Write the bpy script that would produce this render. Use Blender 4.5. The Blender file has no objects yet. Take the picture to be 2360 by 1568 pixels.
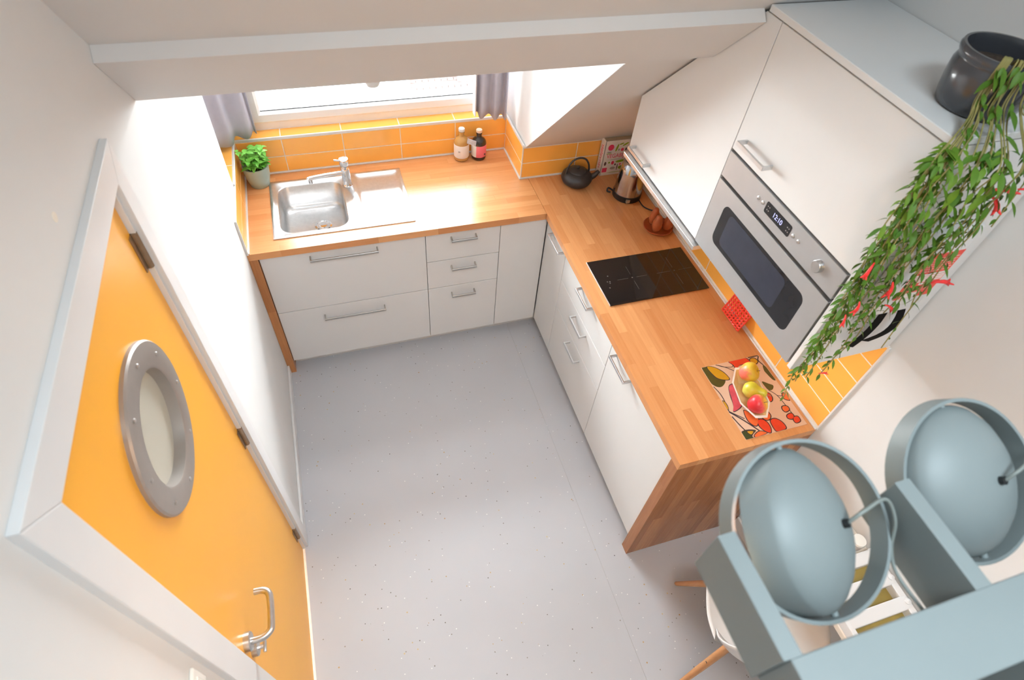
import bpy, bmesh, math, random
from mathutils import Vector, Matrix
random.seed(7)
PI = math.pi
sc = bpy.context.scene
COL = sc.collection

# ------------------------------------------------------------------ camera, world, lights, exposure
cam_d = bpy.data.cameras.new('camera')
cam = bpy.data.objects.new('camera', cam_d)
COL.objects.link(cam)
sc.camera = cam
right = Vector((0.95341298, -0.29307665, 0.07148269))
down = Vector((-0.18218781, -0.74826368, -0.63789424))
fwd = Vector((0.24043981, 0.59515337, -0.7667993))
cm = Matrix.Identity(4)
for i in range(3):
    cm[i][0] = right[i]; cm[i][1] = -down[i]; cm[i][2] = -fwd[i]
cm[0][3], cm[1][3], cm[2][3] = 0.4461, -2.2978, 2.847
cam.matrix_world = cm
cam_d.sensor_fit = 'HORIZONTAL'
cam_d.sensor_width = 36.0
cam_d.lens = 1356.1 / 2360 * 36.0
cam_d.clip_start = 0.02
cam_d.dof.use_dof = True
cam_d.dof.focus_distance = 3.1
cam_d.dof.aperture_fstop = 4.2

world = bpy.data.worlds.new('world')
sc.world = world
world.use_nodes = True
wb = world.node_tree.nodes['Background']
wb.inputs['Color'].default_value = (0.93, 0.97, 1.0, 1)
wb.inputs['Strength'].default_value = 32.0

sc.view_settings.view_transform = 'Standard'
sc.view_settings.look = 'None'
sc.view_settings.exposure = 0.08
sc.view_settings.gamma = 1.0
sc.view_settings.use_curve_mapping = False
sc.cycles.use_denoising = True
sc.cycles.max_bounces = 10
sc.cycles.diffuse_bounces = 6
sc.cycles.sample_clamp_indirect = 8.0

def area(name, loc, target, sx, sy, power, color, portal=False):
    d = bpy.data.lights.new(name, 'AREA')
    d.shape = 'RECTANGLE'; d.size = sx; d.size_y = sy
    d.energy = power; d.color = color
    if portal: d.cycles.is_portal = True
    o = bpy.data.objects.new(name, d); COL.objects.link(o)
    o.location = loc
    o.rotation_euler = (Vector(target) - Vector(loc)).to_track_quat('-Z', 'Y').to_euler()
    return o

# daylight through the dormer window (its opening), and an added overhead area lamp for cool top light under the closed roof
area('window_daylight', (0.74, 0.86, 1.6), (0.74, -0.5, 0.7), 1.3, 0.85, 42, (0.95, 0.98, 1.0))
area('added_overhead_light', (1.05, -2.55, 3.72), (1.0, -2.20, 0.0), 1.2, 0.5, 25, (0.77, 0.91, 1.0)).data.spread = math.radians(120)

# ------------------------------------------------------------------ helpers
def link_mesh(name, bm, mat, parent=None, smooth=False, keep=False):
    """ONE mesh object; geometry given in world space, stored relative to its thing's base"""
    off = base_of(parent) if parent else Vector((0, 0, 0))
    if off.length: bmesh.ops.translate(bm, verts=bm.verts, vec=-off)
    bmesh.ops.recalc_face_normals(bm, faces=bm.faces)
    me = bpy.data.meshes.new(name)
    bm.to_mesh(me); bm.free()
    if smooth is True:
        for p in me.polygons: p.use_smooth = True
    elif smooth:                       # angle in degrees
        for p in me.polygons: p.use_smooth = True
        me.set_sharp_from_angle(angle=math.radians(smooth))
    if isinstance(mat, (list, tuple)):
        for m in mat: me.materials.append(m)
    else: me.materials.append(mat)
    o = bpy.data.objects.new(name, me); COL.objects.link(o)
    if parent: o.parent = parent
    return o

def base_of(o):
    v = Vector((0, 0, 0))
    while o is not None:
        v += Vector(o.location); o = o.parent
    return v

def thing(name, label, cat, loc=(0, 0, 0), group=None, kind=None):
    o = bpy.data.objects.new(name, None); COL.objects.link(o)
    o.location = loc; o.empty_display_size = 0.05
    if label: o['label'] = label
    if cat: o['category'] = cat
    if group: o['group'] = group
    if kind: o['kind'] = kind
    return o

def tag(o, label, cat, group=None):
    o['label'] = label; o['category'] = cat
    if group: o['group'] = group
    return o

def struct(o):
    o['kind'] = 'structure'; return o

def BM(): return bmesh.new()

def box(bm, x0, x1, y0, y1, z0, z1, bev=0.0, seg=2):
    vs = [bm.verts.new((x, y, z)) for x in (x0, x1) for y in (y0, y1) for z in (z0, z1)]
    idx = [(0, 1, 3, 2), (4, 6, 7, 5), (0, 4, 5, 1), (2, 3, 7, 6), (0, 2, 6, 4), (1, 5, 7, 3)]
    fs = [bm.faces.new([vs[i] for i in f]) for f in idx]
    if bev > 0:
        es = set()
        for f in fs: es.update(f.edges)
        bmesh.ops.bevel(bm, geom=list(es), offset=bev, segments=seg, affect='EDGES', profile=0.5)
    return vs

def B(x0, x1, y0, y1, z0, z1, bev=0.0, seg=2):
    bm = BM(); box(bm, x0, x1, y0, y1, z0, z1, bev, seg); return bm

def prism(bm, pts, axis, a0, a1, bev=0.0):
    """polygon in the two other axes, extruded along axis"""
    def P(p, a):
        if axis == 'x': return (a, p[0], p[1])
        if axis == 'y': return (p[0], a, p[1])
        return (p[0], p[1], a)
    v0 = [bm.verts.new(P(p, a0)) for p in pts]
    v1 = [bm.verts.new(P(p, a1)) for p in pts]
    n = len(pts); fs = [bm.faces.new(v0), bm.faces.new(v1[::-1])]
    for i in range(n):
        j = (i + 1) % n
        fs.append(bm.faces.new((v0[i], v1[i], v1[j], v0[j])))
    if bev:
        es = set()
        for f in fs[:2]: es.update(f.edges)
        bmesh.ops.bevel(bm, geom=list(es), offset=bev, segments=2, affect='EDGES', profile=0.5)

def loft(bm, loops, cap0=True, cap1=True, closed=True):
    rows = [[bm.verts.new(p) for p in lp] for lp in loops]
    n = len(rows[0])
    for a, b in zip(rows, rows[1:]):
        for i in range(n if closed else n - 1):
            j = (i + 1) % n
            bm.faces.new((a[i], a[j], b[j], b[i]))
    if cap0: bm.faces.new(rows[0][::-1])
    if cap1: bm.faces.new(rows[-1])
    return rows

def rrect(x0, x1, y0, y1, r, k=5):
    r = max(r, 1e-5); out = []
    for cx, cy, a in ((x1 - r, y1 - r, 0), (x0 + r, y1 - r, 90), (x0 + r, y0 + r, 180), (x1 - r, y0 + r, 270)):
        for i in range(k + 1):
            t = math.radians(a + 90 * i / k)
            out.append((cx + r * math.cos(t), cy + r * math.sin(t)))
    return out

def circle(cx, cy, r, n):
    return [(cx + r * math.cos(2 * PI * i / n), cy + r * math.sin(2 * PI * i / n)) for i in range(n)]

def lathe(bm, prof, n=32, M=None, cap0=True, cap1=True):
    loops = []
    for r, z in prof:
        lp = [Vector((r * math.cos(2 * PI * i / n), r * math.sin(2 * PI * i / n), z)) for i in range(n)]
        loops.append([M @ p for p in lp] if M is not None else lp)
    loft(bm, loops, cap0, cap1)

def tube(bm, pts, rad, n=8, cap=True, flat=None):
    pts = [Vector(p) for p in pts]
    rads = rad if isinstance(rad, (list, tuple)) else [rad] * len(pts)
    loops = []; up = None
    for i, p in enumerate(pts):
        a = pts[max(0, i - 1)]; b = pts[min(len(pts) - 1, i + 1)]
        t = (b - a).normalized()
        if up is None:
            up = Vector((0, 0, 1)) if abs(t.z) < 0.9 else Vector((1, 0, 0))
        u = (up - t * up.dot(t)).normalized(); v = t.cross(u); up = u
        loops.append([p + (u * math.cos(2 * PI * k / n) + v * math.sin(2 * PI * k / n) * (flat or 1)) * rads[i] for k in range(n)])
    loft(bm, loops, cap, cap)

def smoothpath(pts, sub=6):
    """Catmull-Rom through points"""
    P = [Vector(p) for p in pts]; out = []
    for i in range(len(P) - 1):
        p0 = P[max(0, i - 1)]; p1 = P[i]; p2 = P[i + 1]; p3 = P[min(len(P) - 1, i + 2)]
        for k in range(sub):
            t = k / sub
            out.append(0.5 * ((2 * p1) + (p2 - p0) * t + (2 * p0 - 5 * p1 + 4 * p2 - p3) * t * t + (3 * p1 - p0 - 3 * p2 + p3) * t ** 3))
    out.append(P[-1]); return out

def TR(loc, rx=0, ry=0, rz=0):
    return Matrix.Translation(loc) @ Matrix.Rotation(rz, 4, 'Z') @ Matrix.Rotation(ry, 4, 'Y') @ Matrix.Rotation(rx, 4, 'X')

# ------------------------------------------------------------------ materials
def srgb(r, g, b):
    def f(c):
        c /= 255.0
        return c / 12.92 if c <= 0.04045 else ((c + 0.055) / 1.055) ** 2.4
    return (f(r), f(g), f(b), 1)

def newmat(name):
    m = bpy.data.materials.new(name); m.use_nodes = True
    nt = m.node_tree; return m, nt, nt.nodes['Principled BSDF']

def mat(name, col, rough=0.5, metal=0.0, noise=0.0, nscale=30, bump=0.0, bscale=200, spec=None, coat=0.0, coat_r=0.05):
    m, nt, b = newmat(name)
    b.inputs['Roughness'].default_value = rough
    b.inputs['Metallic'].default_value = metal
    if spec is not None: b.inputs['Specular IOR Level'].default_value = spec
    if coat: b.inputs['Coat Weight'].default_value = coat; b.inputs['Coat Roughness'].default_value = coat_r
    tc = nt.nodes.new('ShaderNodeTexCoord')
    n = nt.nodes.new('ShaderNodeTexNoise'); n.inputs['Scale'].default_value = nscale; n.inputs['Detail'].default_value = 3
    nt.links.new(tc.outputs['Object'], n.inputs['Vector'])
    r = nt.nodes.new('ShaderNodeValToRGB')
    k0, k1 = 1 - noise, 1 + noise
    r.color_ramp.elements[0].position = 0.3; r.color_ramp.elements[1].position = 0.7
    r.color_ramp.elements[0].color = (col[0] * k0, col[1] * k0, col[2] * k0, 1)
    r.color_ramp.elements[1].color = (min(1, col[0] * k1), min(1, col[1] * k1), min(1, col[2] * k1), 1)
    nt.links.new(n.outputs['Fac'], r.inputs['Fac'])
    nt.links.new(r.outputs['Color'], b.inputs['Base Color'])
    if bump:
        n2 = nt.nodes.new('ShaderNodeTexNoise'); n2.inputs['Scale'].default_value = bscale; n2.inputs['Detail'].default_value = 2
        nt.links.new(tc.outputs['Object'], n2.inputs['Vector'])
        bp = nt.nodes.new('ShaderNodeBump'); bp.inputs['Strength'].default_value = bump; bp.inputs['Distance'].default_value = 0.002
        nt.links.new(n2.outputs['Fac'], bp.inputs['Height'])
        nt.links.new(bp.outputs['Normal'], b.inputs['Normal'])
    return m

def wood(name, axis, dark, light, rough=0.26):
    """oiled oak staves: per-stave tone from the object's random value, grain stretched along axis"""
    m, nt, b = newmat(name)
    N, L = nt.nodes.new, nt.links.new
    tc = N('ShaderNodeTexCoord'); oi = N('ShaderNodeObjectInfo')
    mp = N('ShaderNodeMapping')
    s = [90, 90, 90]; s['xyz'.index(axis)] = 5
    mp.inputs['Scale'].default_value = s
    ml = N('ShaderNodeMath'); ml.operation = 'MULTIPLY'; ml.inputs[1].default_value = 57.0
    L(oi.outputs['Random'], ml.inputs[0])
    L(ml.outputs[0], mp.inputs['Location'])
    L(tc.outputs['Object'], mp.inputs['Vector'])
    n = N('ShaderNodeTexNoise'); n.inputs['Scale'].default_value = 1.0; n.inputs['Detail'].default_value = 5; n.inputs['Roughness'].default_value = 0.6
    L(mp.outputs['Vector'], n.inputs['Vector'])
    mx = N('ShaderNodeMath'); mx.operation = 'MULTIPLY_ADD'; mx.inputs[1].default_value = 0.55; mx.inputs[2].default_value = -0.0
    L(n.outputs['Fac'], mx.inputs[0])
    ad = N('ShaderNodeMath'); ad.operation = 'MULTIPLY_ADD'; ad.inputs[1].default_value = 0.5
    L(oi.outputs['Random'], ad.inputs[0]); L(mx.outputs[0], ad.inputs[2])
    r = N('ShaderNodeValToRGB')
    r.color_ramp.elements[0].position = 0.15; r.color_ramp.elements[1].position = 0.85
    r.color_ramp.elements[0].color = dark; r.color_ramp.elements[1].color = light
    L(ad.outputs[0], r.inputs['Fac']); L(r.outputs['Color'], b.inputs['Base Color'])
    b.inputs['Roughness'].default_value = rough
    bp = N('ShaderNodeBump'); bp.inputs['Strength'].default_value = 0.08; bp.inputs['Distance'].default_value = 0.001
    L(n.outputs['Fac'], bp.inputs['Height']); L(bp.outputs['Normal'], b.inputs['Normal'])
    return m

def emis(name, col, s):
    m, nt, b = newmat(name)
    b.inputs['Base Color'].default_value = (0, 0, 0, 1)
    b.inputs['Emission Color'].default_value = col
    b.inputs['Emission Strength'].default_value = s
    return m

def glassy(name, tint, alpha, rough=0.02):
    """thin pane: mostly lets light straight through, with a fresnel reflection"""
    m, nt, b = newmat(name)
    N, L = nt.nodes.new, nt.links.new
    out = nt.nodes['Material Output']
    tr = N('ShaderNodeBsdfTransparent'); tr.inputs['Color'].default_value = tint
    gl = N('ShaderNodeBsdfGlossy'); gl.inputs['Roughness'].default_value = rough
    fr = N('ShaderNodeFresnel'); fr.inputs['IOR'].default_value = 1.45
    mx = N('ShaderNodeMixShader')
    L(fr.outputs[0], mx.inputs['Fac']); L(tr.outputs[0], mx.inputs[1]); L(gl.outputs[0], mx.inputs[2])
    if alpha > 0:
        df = N('ShaderNodeBsdfDiffuse'); df.inputs['Color'].default_value = tint
        m2 = N('ShaderNodeMixShader'); m2.inputs['Fac'].default_value = alpha
        L(mx.outputs[0], m2.inputs[1]); L(df.outputs[0], m2.inputs[2]); L(m2.outputs[0], out.inputs['Surface'])
    else: L(mx.outputs[0], out.inputs['Surface'])
    return m

def fruit(name, axis, ca, cb, cc, scale=9, lo=0.35):
    """two-tone fruit skin with speckle"""
    m, nt, b = newmat(name); N, L = nt.nodes.new, nt.links.new
    tc = N('ShaderNodeTexCoord'); sp = N('ShaderNodeSeparateXYZ')
    L(tc.outputs['Generated'], sp.inputs[0])
    n = N('ShaderNodeTexNoise'); n.inputs['Scale'].default_value = scale; n.inputs['Detail'].default_value = 4
    L(tc.outputs['Generated'], n.inputs['Vector'])
    ad = N('ShaderNodeMath'); ad.operation = 'MULTIPLY_ADD'; ad.inputs[1].default_value = 0.35
    L(n.outputs['Fac'], ad.inputs[0]); L(sp.outputs['XYZ'.index(axis)], ad.inputs[2])
    r = N('ShaderNodeValToRGB'); e = r.color_ramp.elements
    e[0].position = lo; e[0].color = ca; e[1].position = 0.95; e[1].color = cc
    k = e.new(lo + 0.22); k.color = cb
    L(ad.outputs[0], r.inputs['Fac']); L(r.outputs['Color'], b.inputs['Base Color'])
    b.inputs['Roughness'].default_value = 0.35
    return m

M = {}
M['wall'] = mat('wall_paint', (0.73, 0.73, 0.72), 0.75, noise=0.012, nscale=6, bump=0.12, bscale=450)
M['ceil'] = mat('ceiling_paint', (0.69, 0.68, 0.67), 0.8, noise=0.01, nscale=5)
M['trimwhite'] = mat('white_gloss_paint', (0.74, 0.74, 0.74), 0.4, noise=0.01, nscale=8)
M['cab'] = mat('white_laminate', (0.76, 0.755, 0.745), 0.38, noise=0.008, nscale=5)
M['pvc'] = mat('white_window_pvc', (0.90, 0.90, 0.90), 0.3, noise=0.005)
M['profile'] = mat('pale_edge_profile', (0.80, 0.80, 0.78), 0.35, 0.2, noise=0.02)
M['carc'] = mat('white_board', (0.72, 0.71, 0.70), 0.5, noise=0.01, nscale=5)
M['tile'] = mat('orange_glazed_tile', (0.95, 0.455, 0.085), 0.22, noise=0.03, nscale=9, coat=0.3, coat_r=0.1)
M['grout'] = mat('pale_grout', (0.84, 0.77, 0.67), 0.85, noise=0.05, nscale=60)
M['alu'] = mat('aluminium_profile', (0.72, 0.73, 0.74), 0.32, 0.9, noise=0.03, nscale=40)
M['steel'] = mat('brushed_steel', (0.66, 0.66, 0.66), 0.33, 1.0, noise=0.05, nscale=60)
M['satin'] = mat('satin_nickel', (0.55, 0.53, 0.50), 0.34, 1.0, noise=0.03, nscale=50)
M['chrome'] = mat('chrome', (0.80, 0.80, 0.81), 0.06, 1.0)
M['ovensteel'] = mat('oven_steel', (0.52, 0.525, 0.535), 0.36, 0.6, noise=0.02, nscale=20)
M['ring'] = mat('grey_coated_metal', (0.36, 0.33, 0.305), 0.42, 0.45, noise=0.03, nscale=30)
M['hinge'] = mat('bronzed_hinge', (0.30, 0.21, 0.13), 0.4, 0.6, noise=0.1, nscale=80)
M['door'] = mat('yellow_door_paint', (0.86, 0.40, 0.025), 0.33, noise=0.015, nscale=4)
M['black'] = mat('black_plastic', (0.012, 0.012, 0.013), 0.35, noise=0.1, nscale=60)
M['blackglass'] = mat('black_glass', (0.010, 0.009, 0.009), 0.05, noise=0.05, nscale=40, coat=0.4)
M['ovenglass'] = mat('dark_oven_glass', (0.020, 0.020, 0.023), 0.06, noise=0.05, nscale=20)
M['ovenin'] = mat('oven_inner_glass', (0.038, 0.042, 0.060), 0.12, noise=0.05, nscale=20)
M['print'] = mat('pale_print', (0.42, 0.38, 0.36), 0.4, noise=0.02)
M['hobprint'] = mat('faint_hob_print', (0.13, 0.12, 0.115), 0.4, noise=0.02)
M['webbing'] = mat('black_webbing', (0.010, 0.009, 0.008), 0.95, noise=0.1, nscale=200, spec=0.1)
M['kettlesteel'] = mat('dark_polished_steel', (0.50, 0.51, 0.54), 0.13, 1.0)
M['iron'] = mat('cast_iron', (0.045, 0.045, 0.048), 0.42, 0.3, noise=0.1, nscale=60, bump=0.25, bscale=300)
M['terra'] = mat('red_brown_clay', (0.42, 0.105, 0.035), 0.3, noise=0.12, nscale=18)
M['redplastic'] = mat('red_plastic', (0.80, 0.05, 0.025), 0.35, noise=0.04)
M['whitecer'] = mat('white_ceramic', (0.86, 0.84, 0.78), 0.15, noise=0.01, coat=0.4)
M['bluegrey'] = mat('blue_grey_paint', (0.212, 0.240, 0.237), 0.5, noise=0.02, nscale=8)
M['copper'] = mat('warm_inner_paint', (0.62, 0.36, 0.20), 0.4, noise=0.04)
M['potgrey'] = mat('glazed_charcoal_pot', (0.045, 0.047, 0.055), 0.25, noise=0.1, nscale=12, coat=0.5)
M['potgreen'] = mat('sage_pot', (0.36, 0.46, 0.41), 0.4, noise=0.03, nscale=10)
M['soil'] = mat('soil', (0.045, 0.028, 0.018), 0.95, noise=0.4, nscale=120, bump=0.6, bscale=150)
M['basil'] = mat('basil_leaf', (0.13, 0.43, 0.035), 0.4, noise=0.25, nscale=25)
M['stem'] = mat('green_stem', (0.20, 0.30, 0.07), 0.5, noise=0.2, nscale=30)
M['vinestem'] = mat('tan_green_stem', (0.28, 0.25, 0.08), 0.6, noise=0.25, nscale=30)
M['redflower'] = mat('red_petal', (0.78, 0.03, 0.03), 0.4, noise=0.15, nscale=40)
M['curtain'] = mat('lilac_grey_cloth', (0.46, 0.46, 0.535), 0.85, noise=0.03, nscale=25, bump=0.15, bscale=900)
M['lining'] = mat('white_lining', (0.85, 0.85, 0.87), 0.85, noise=0.02)
M['chair'] = mat('white_shell_plastic', (0.83, 0.82, 0.80), 0.3, noise=0.01)
M['beech'] = wood('beech_leg_wood', 'z', (0.42, 0.17, 0.06, 1), (0.66, 0.33, 0.14, 1))
M['olive'] = mat('olive_board', (0.34, 0.25, 0.06), 0.5, noise=0.15, nscale=15)
M['tabletop'] = mat('cream_tabletop', (0.78, 0.70, 0.60), 0.4, noise=0.015, nscale=5)
M['vega'] = mat('pink_red_print', (0.75, 0.05, 0.13), 0.5, noise=0.02)
M['vegreen'] = mat('green_print', (0.26, 0.40, 0.02), 0.5, noise=0.05)
M['vedark'] = mat('plum_print', (0.10, 0.05, 0.06), 0.5, noise=0.05)
M['paper'] = mat('white_paper', (0.84, 0.80, 0.76), 0.6, noise=0.01)
M['pages'] = mat('page_edges', (0.62, 0.50, 0.36), 0.8, noise=0.08, nscale=200)
M['lampcable'] = mat('grey_cable', (0.22, 0.24, 0.22), 0.5, noise=0.05)
M['bulb'] = emis('warm_bulb', (1.0, 0.62, 0.32, 1), 9.0)
M['digit'] = emis('violet_digits', (0.55, 0.55, 1.0, 1), 1.6)
W_D, W_L = (0.55, 0.225, 0.080, 1), (0.71, 0.355, 0.15, 1)
M['wx'] = wood('oak_staves_along_x', 'x', W_D, W_L)
M['wy'] = wood('oak_staves_along_y', 'y', W_D, W_L)
M['wz'] = wood('oak_staves_upright', 'z', (0.27, 0.09, 0.022, 1), (0.56, 0.24, 0.085, 1))
M['pane'] = glassy('window_glass', (0.97, 0.98, 0.98, 1), 0.0)
M['porthole'] = glassy('frosted_porthole_glass', (0.54, 0.53, 0.47, 1), 0.8, 0.1)

def leafmat(name, dark, light):
    m, nt, b = newmat(name); N, L = nt.nodes.new, nt.links.new
    oi = N('ShaderNodeObjectInfo'); r = N('ShaderNodeValToRGB')
    tc = N('ShaderNodeTexCoord'); n = N('ShaderNodeTexNoise'); n.inputs['Scale'].default_value = 22
    L(tc.outputs['Object'], n.inputs['Vector'])
    ad = N('ShaderNodeMath'); ad.operation = 'MULTIPLY_ADD'; ad.inputs[1].default_value = 0.5
    L(n.outputs['Fac'], ad.inputs[0])
    m5 = N('ShaderNodeMath'); m5.operation = 'MULTIPLY'; m5.inputs[1].default_value = 0.6
    L(oi.outputs['Random'], m5.inputs[0]); L(m5.outputs[0], ad.inputs[2])
    r.color_ramp.elements[0].color = dark; r.color_ramp.elements[1].color = light
    L(ad.outputs[0], r.inputs['Fac']); L(r.outputs['Color'], b.inputs['Base Color'])
    b.inputs['Roughness'].default_value = 0.5; b.inputs['Specular IOR Level'].default_value = 0.3
    return m
M['vine'] = leafmat('waxy_vine_leaf', (0.016, 0.105, 0.009, 1), (0.17, 0.29, 0.020, 1))
M['basilleaf'] = leafmat('basil_leaf_tones', (0.06, 0.30, 0.02, 1), (0.26, 0.62, 0.10, 1))

def floor_mat():
    m, nt, b = newmat('speckled_grey_vinyl'); N, L = nt.nodes.new, nt.links.new
    tc = N('ShaderNodeTexCoord')
    base = N('ShaderNodeTexNoise'); base.inputs['Scale'].default_value = 3.0
    L(tc.outputs['Object'], base.inputs['Vector'])
    r = N('ShaderNodeValToRGB')
    r.color_ramp.elements[0].color = (0.485, 0.495, 0.525, 1); r.color_ramp.elements[1].color = (0.535, 0.545, 0.575, 1)
    L(base.outputs['Fac'], r.inputs['Fac'])
    prev = r.outputs['Color']
    for scale, rad, off, cols in ((26, 0.062, 0.0, ((0.80, 0.80, 0.78, 1), (0.88, 0.88, 0.86, 1))),
                                  (24, 0.066, 3.7, ((0.11, 0.10, 0.10, 1), (0.30, 0.27, 0.22, 1))),
                                  (17, 0.058, 8.1, ((0.42, 0.24, 0.09, 1), (0.58, 0.46, 0.25, 1)))):
        mp = N('ShaderNodeMapping'); mp.inputs['Location'].default_value = (off, off * 1.7, 0.05)
        mp.inputs['Scale'].default_value = (1, 1, 0)
        L(tc.outputs['Object'], mp.inputs['Vector'])
        v = N('ShaderNodeTexVoronoi'); v.inputs['Scale'].default_value = scale
        L(mp.outputs['Vector'], v.inputs['Vector'])
        lt = N('ShaderNodeMath'); lt.operation = 'LESS_THAN'; lt.inputs[1].default_value = rad
        L(v.outputs['Distance'], lt.inputs[0])
        sp = N('ShaderNodeSeparateColor'); L(v.outputs['Color'], sp.inputs[0])
        cr = N('ShaderNodeValToRGB'); cr.color_ramp.elements[0].color = cols[0]; cr.color_ramp.elements[1].color = cols[1]
        L(sp.outputs[0], cr.inputs['Fac'])
        mx = N('ShaderNodeMix'); mx.data_type = 'RGBA'
        L(lt.outputs[0], mx.inputs['Factor']); L(prev, mx.inputs['A']); L(cr.outputs['Color'], mx.inputs['B'])
        prev = mx.outputs['Result']
    L(prev, b.inputs['Base Color']); b.inputs['Roughness'].default_value = 0.5
    return m
M['floor'] = floor_mat()

# ------------------------------------------------------------------ dimensions of the room
XR, ZU, ZT = 2.1, 0.88, 0.918
XW, XF = 1.483, 1.503          # worktop edge and cabinet fronts of the right-hand run
YE, YC = -1.528, -1.478        # end panel of the right-hand run

# ------------------------------------------------------------------ STRUCTURE
fl = struct(link_mesh('floor', B(-0.2, 2.3, -5.3, 0.8, -0.12, -0.002), M['grout']))
link_mesh('vinyl_sheet', B(0.0, 1.3445, -5.2, 0.61, -0.002, 0.0), M['floor'], fl)
link_mesh('vinyl_sheet', B(1.3455, 2.1, -5.2, 0.61, -0.002, 0.0), M['floor'], fl)

bm = BM()
prism(bm, [(0.613, 0), (0.613, 1.118), (0.24, 1.118), (0.24, 2.06), (-0.65, 2.06), (-2.6, 4.01), (-5.2, 1.41), (-5.2, 0),
           (-1.805, 0), (-1.805, 2.05), (-1.082, 2.05), (-1.082, 0)], 'x', -0.10, 0.0)
wl = struct(link_mesh('wall_left', bm, M['wall']))
bm = BM()
prism(bm, [(0.31, 0), (0.31, 1.10), (-2.6, 4.01), (-5.2, 1.41), (-5.2, 0)], 'x', 2.1, 2.22)
wr = struct(link_mesh('wall_right', bm, M['wall']))
struct(link_mesh('wall_rear', B(-0.1, 2.22, -5.32, -5.2, 0, 1.5), M['wall']))
wk = struct(link_mesh('wall_knee', B(1.443, 2.22, 0.307, 0.80, 0, 1.118), M['wall']))
ww = struct(link_mesh('wall_window', B(-0.22, 1.443, 0.613, 0.80, 0, 1.118), M['wall']))
struct(link_mesh('wall_niche', B(-0.22, -0.10, 0.20, 0.80, 1.0, 2.05), M['wall']))
bm = BM(); box(bm, -0.10, 0.055, 0.69, 0.80, 1.118, 2.02)
struct(link_mesh('wall_beside_window', bm, M['wall']))
bm = BM()
prism(bm, [(0.310, 1.118), (0.80, 1.118), (0.80, 2.03), (-0.60, 2.03), (-0.598, 2.010), (0.294, 1.118)], 'x', 1.45, 1.56)
struct(link_mesh('wall_cheek', bm, M['wall']))
bm = BM()
box(bm, -0.22, 1.56, -0.60, 0.80, 2.02, 2.12)
struct(link_mesh('ceiling_dormer', bm, M['ceil']))
def slope(y0, y1, x0, x1, k=1.41, t=0.1):
    bm = BM(); prism(bm, [(y0, k - y0), (y1, k - y1), (y1 + t, k - y1 + t), (y0 + t, k - y0 + t)], 'x', x0, x1); return bm
struct(link_mesh('ceiling_slope', slope(0.31, -0.62, 1.4515, 2.1), M['ceil']))
struct(link_mesh('ceiling_upper', slope(-0.61, -2.6, -0.1, 2.1), M['ceil']))
bm = BM(); prism(bm, [(-2.6, 4.01), (-5.2, 1.41), (-5.3, 1.51), (-2.6, 4.21)], 'x', -0.1, 2.1)
struct(link_mesh('ceiling_rear', bm, M['ceil']))
# padded header above the dormer opening
bm = BM(); prism(bm, [(-0.655, 2.011), (-0.836, 2.192), (-0.809, 2.219), (-0.628, 2.038)], 'x', 0.0, 1.704, 0.0015)
struct(link_mesh('trim_1', bm, M['ceil']))
# baseboard along the left wall
struct(link_mesh('baseboard_left', B(0.0, 0.012, -1.02, -0.02, 0.0, 0.07, 0.003), M['trimwhite']))
struct(link_mesh('baseboard_right', B(2.088, 2.1, -5.2, -1.53, 0.0, 0.07, 0.003), M['trimwhite']))

# tiles: each one a piece of its own wall, on a grout bed
def tile(parent, x0, x1, y0, y1, z0, z1):
    link_mesh('tile', B(x0, x1, y0, y1, z0, z1, 0.0014, 1), M['tile'], parent)
G = 0.0019
rows = [(0.925, 1.0145), (1.0145, 1.112)]
def bed(name, parent, *a): link_mesh(name, B(*a), M['grout'], parent)
bed('grout_bed', ww, 0.0, 1.443, 0.6060, 0.6135, ZT, 1.114)
for z0, z1 in rows:
    xs = [0.008, 0.230, 0.534, 0.838, 1.142, 1.437]
    for a, b_ in zip(xs, xs[1:]): tile(ww, a + G, b_ - G, 0.605, 0.611, z0 + G, z1 - G)
bed('grout_bed', ww, -0.10, 1.443, 0.610, 0.69, 1.117, 1.1238)
xs = [-0.10, 0.230, 0.534, 0.838, 1.142, 1.443]
for a, b_ in zip(xs, xs[1:]): tile(ww, a + G, b_ - G, 0.614, 0.687, 1.118, 1.1245)
bed('grout_bed', wl, -0.0005, 0.0072, -0.018, 0.609, ZT, 1.112)
for z0, z1 in rows:
    ys = [-0.018, 0.30, 0.604]
    for a, b_ in zip(ys, ys[1:]): tile(wl, 0.002, 0.008, a + G, b_ - G, z0 + G, z1 - G)
bed('grout_bed', wl, -0.098, 0.0, 0.245, 0.609, 1.1175, 1.1238)
for a, b_ in ((0.245, 0.40), (0.40, 0.609)): tile(wl, -0.098, -0.002, a + G, b_ - G, 1.1185, 1.1245)
bed('grout_bed', wk, 1.4368, 1.4435, 0.303, 0.609, ZT, 1.114)
for z0, z1 in rows: tile(wk, 1.436, 1.4425, 0.303 + G, 0.604 - G, z0 + G, z1 - G)
bed('grout_bed', wk, 1.44, 2.098, 0.3004, 0.3075, ZT, 1.110)
for z0, z1 in rows:
    xs = [1.440, 1.752, 2.056, 2.094]
    for a, b_ in zip(xs, xs[1:]): tile(wk, a + G, b_ - G, 0.2995, 0.306, z0 + G, min(z1, 1.108) - G)
bed('grout_bed', wr, 2.0943, 2.1005, -1.526, 0.303, ZT, 1.432)
zz = [0.934, 1.033, 1.1315, 1.2295, 1.3275, 1.4255]
for z0, z1 in zip(zz, zz[1:]):
    ys = [-1.526, -1.222, -0.919, -0.616, -0.313, -0.010, 0.296]
    for a, b_ in zip(ys, ys[1:]):
        if z1 > 1.41 - b_ - 0.02: continue
        tile(wr, 2.0935, 2.099, a + G, b_ - G, z0 + G, z1 - G)

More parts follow.
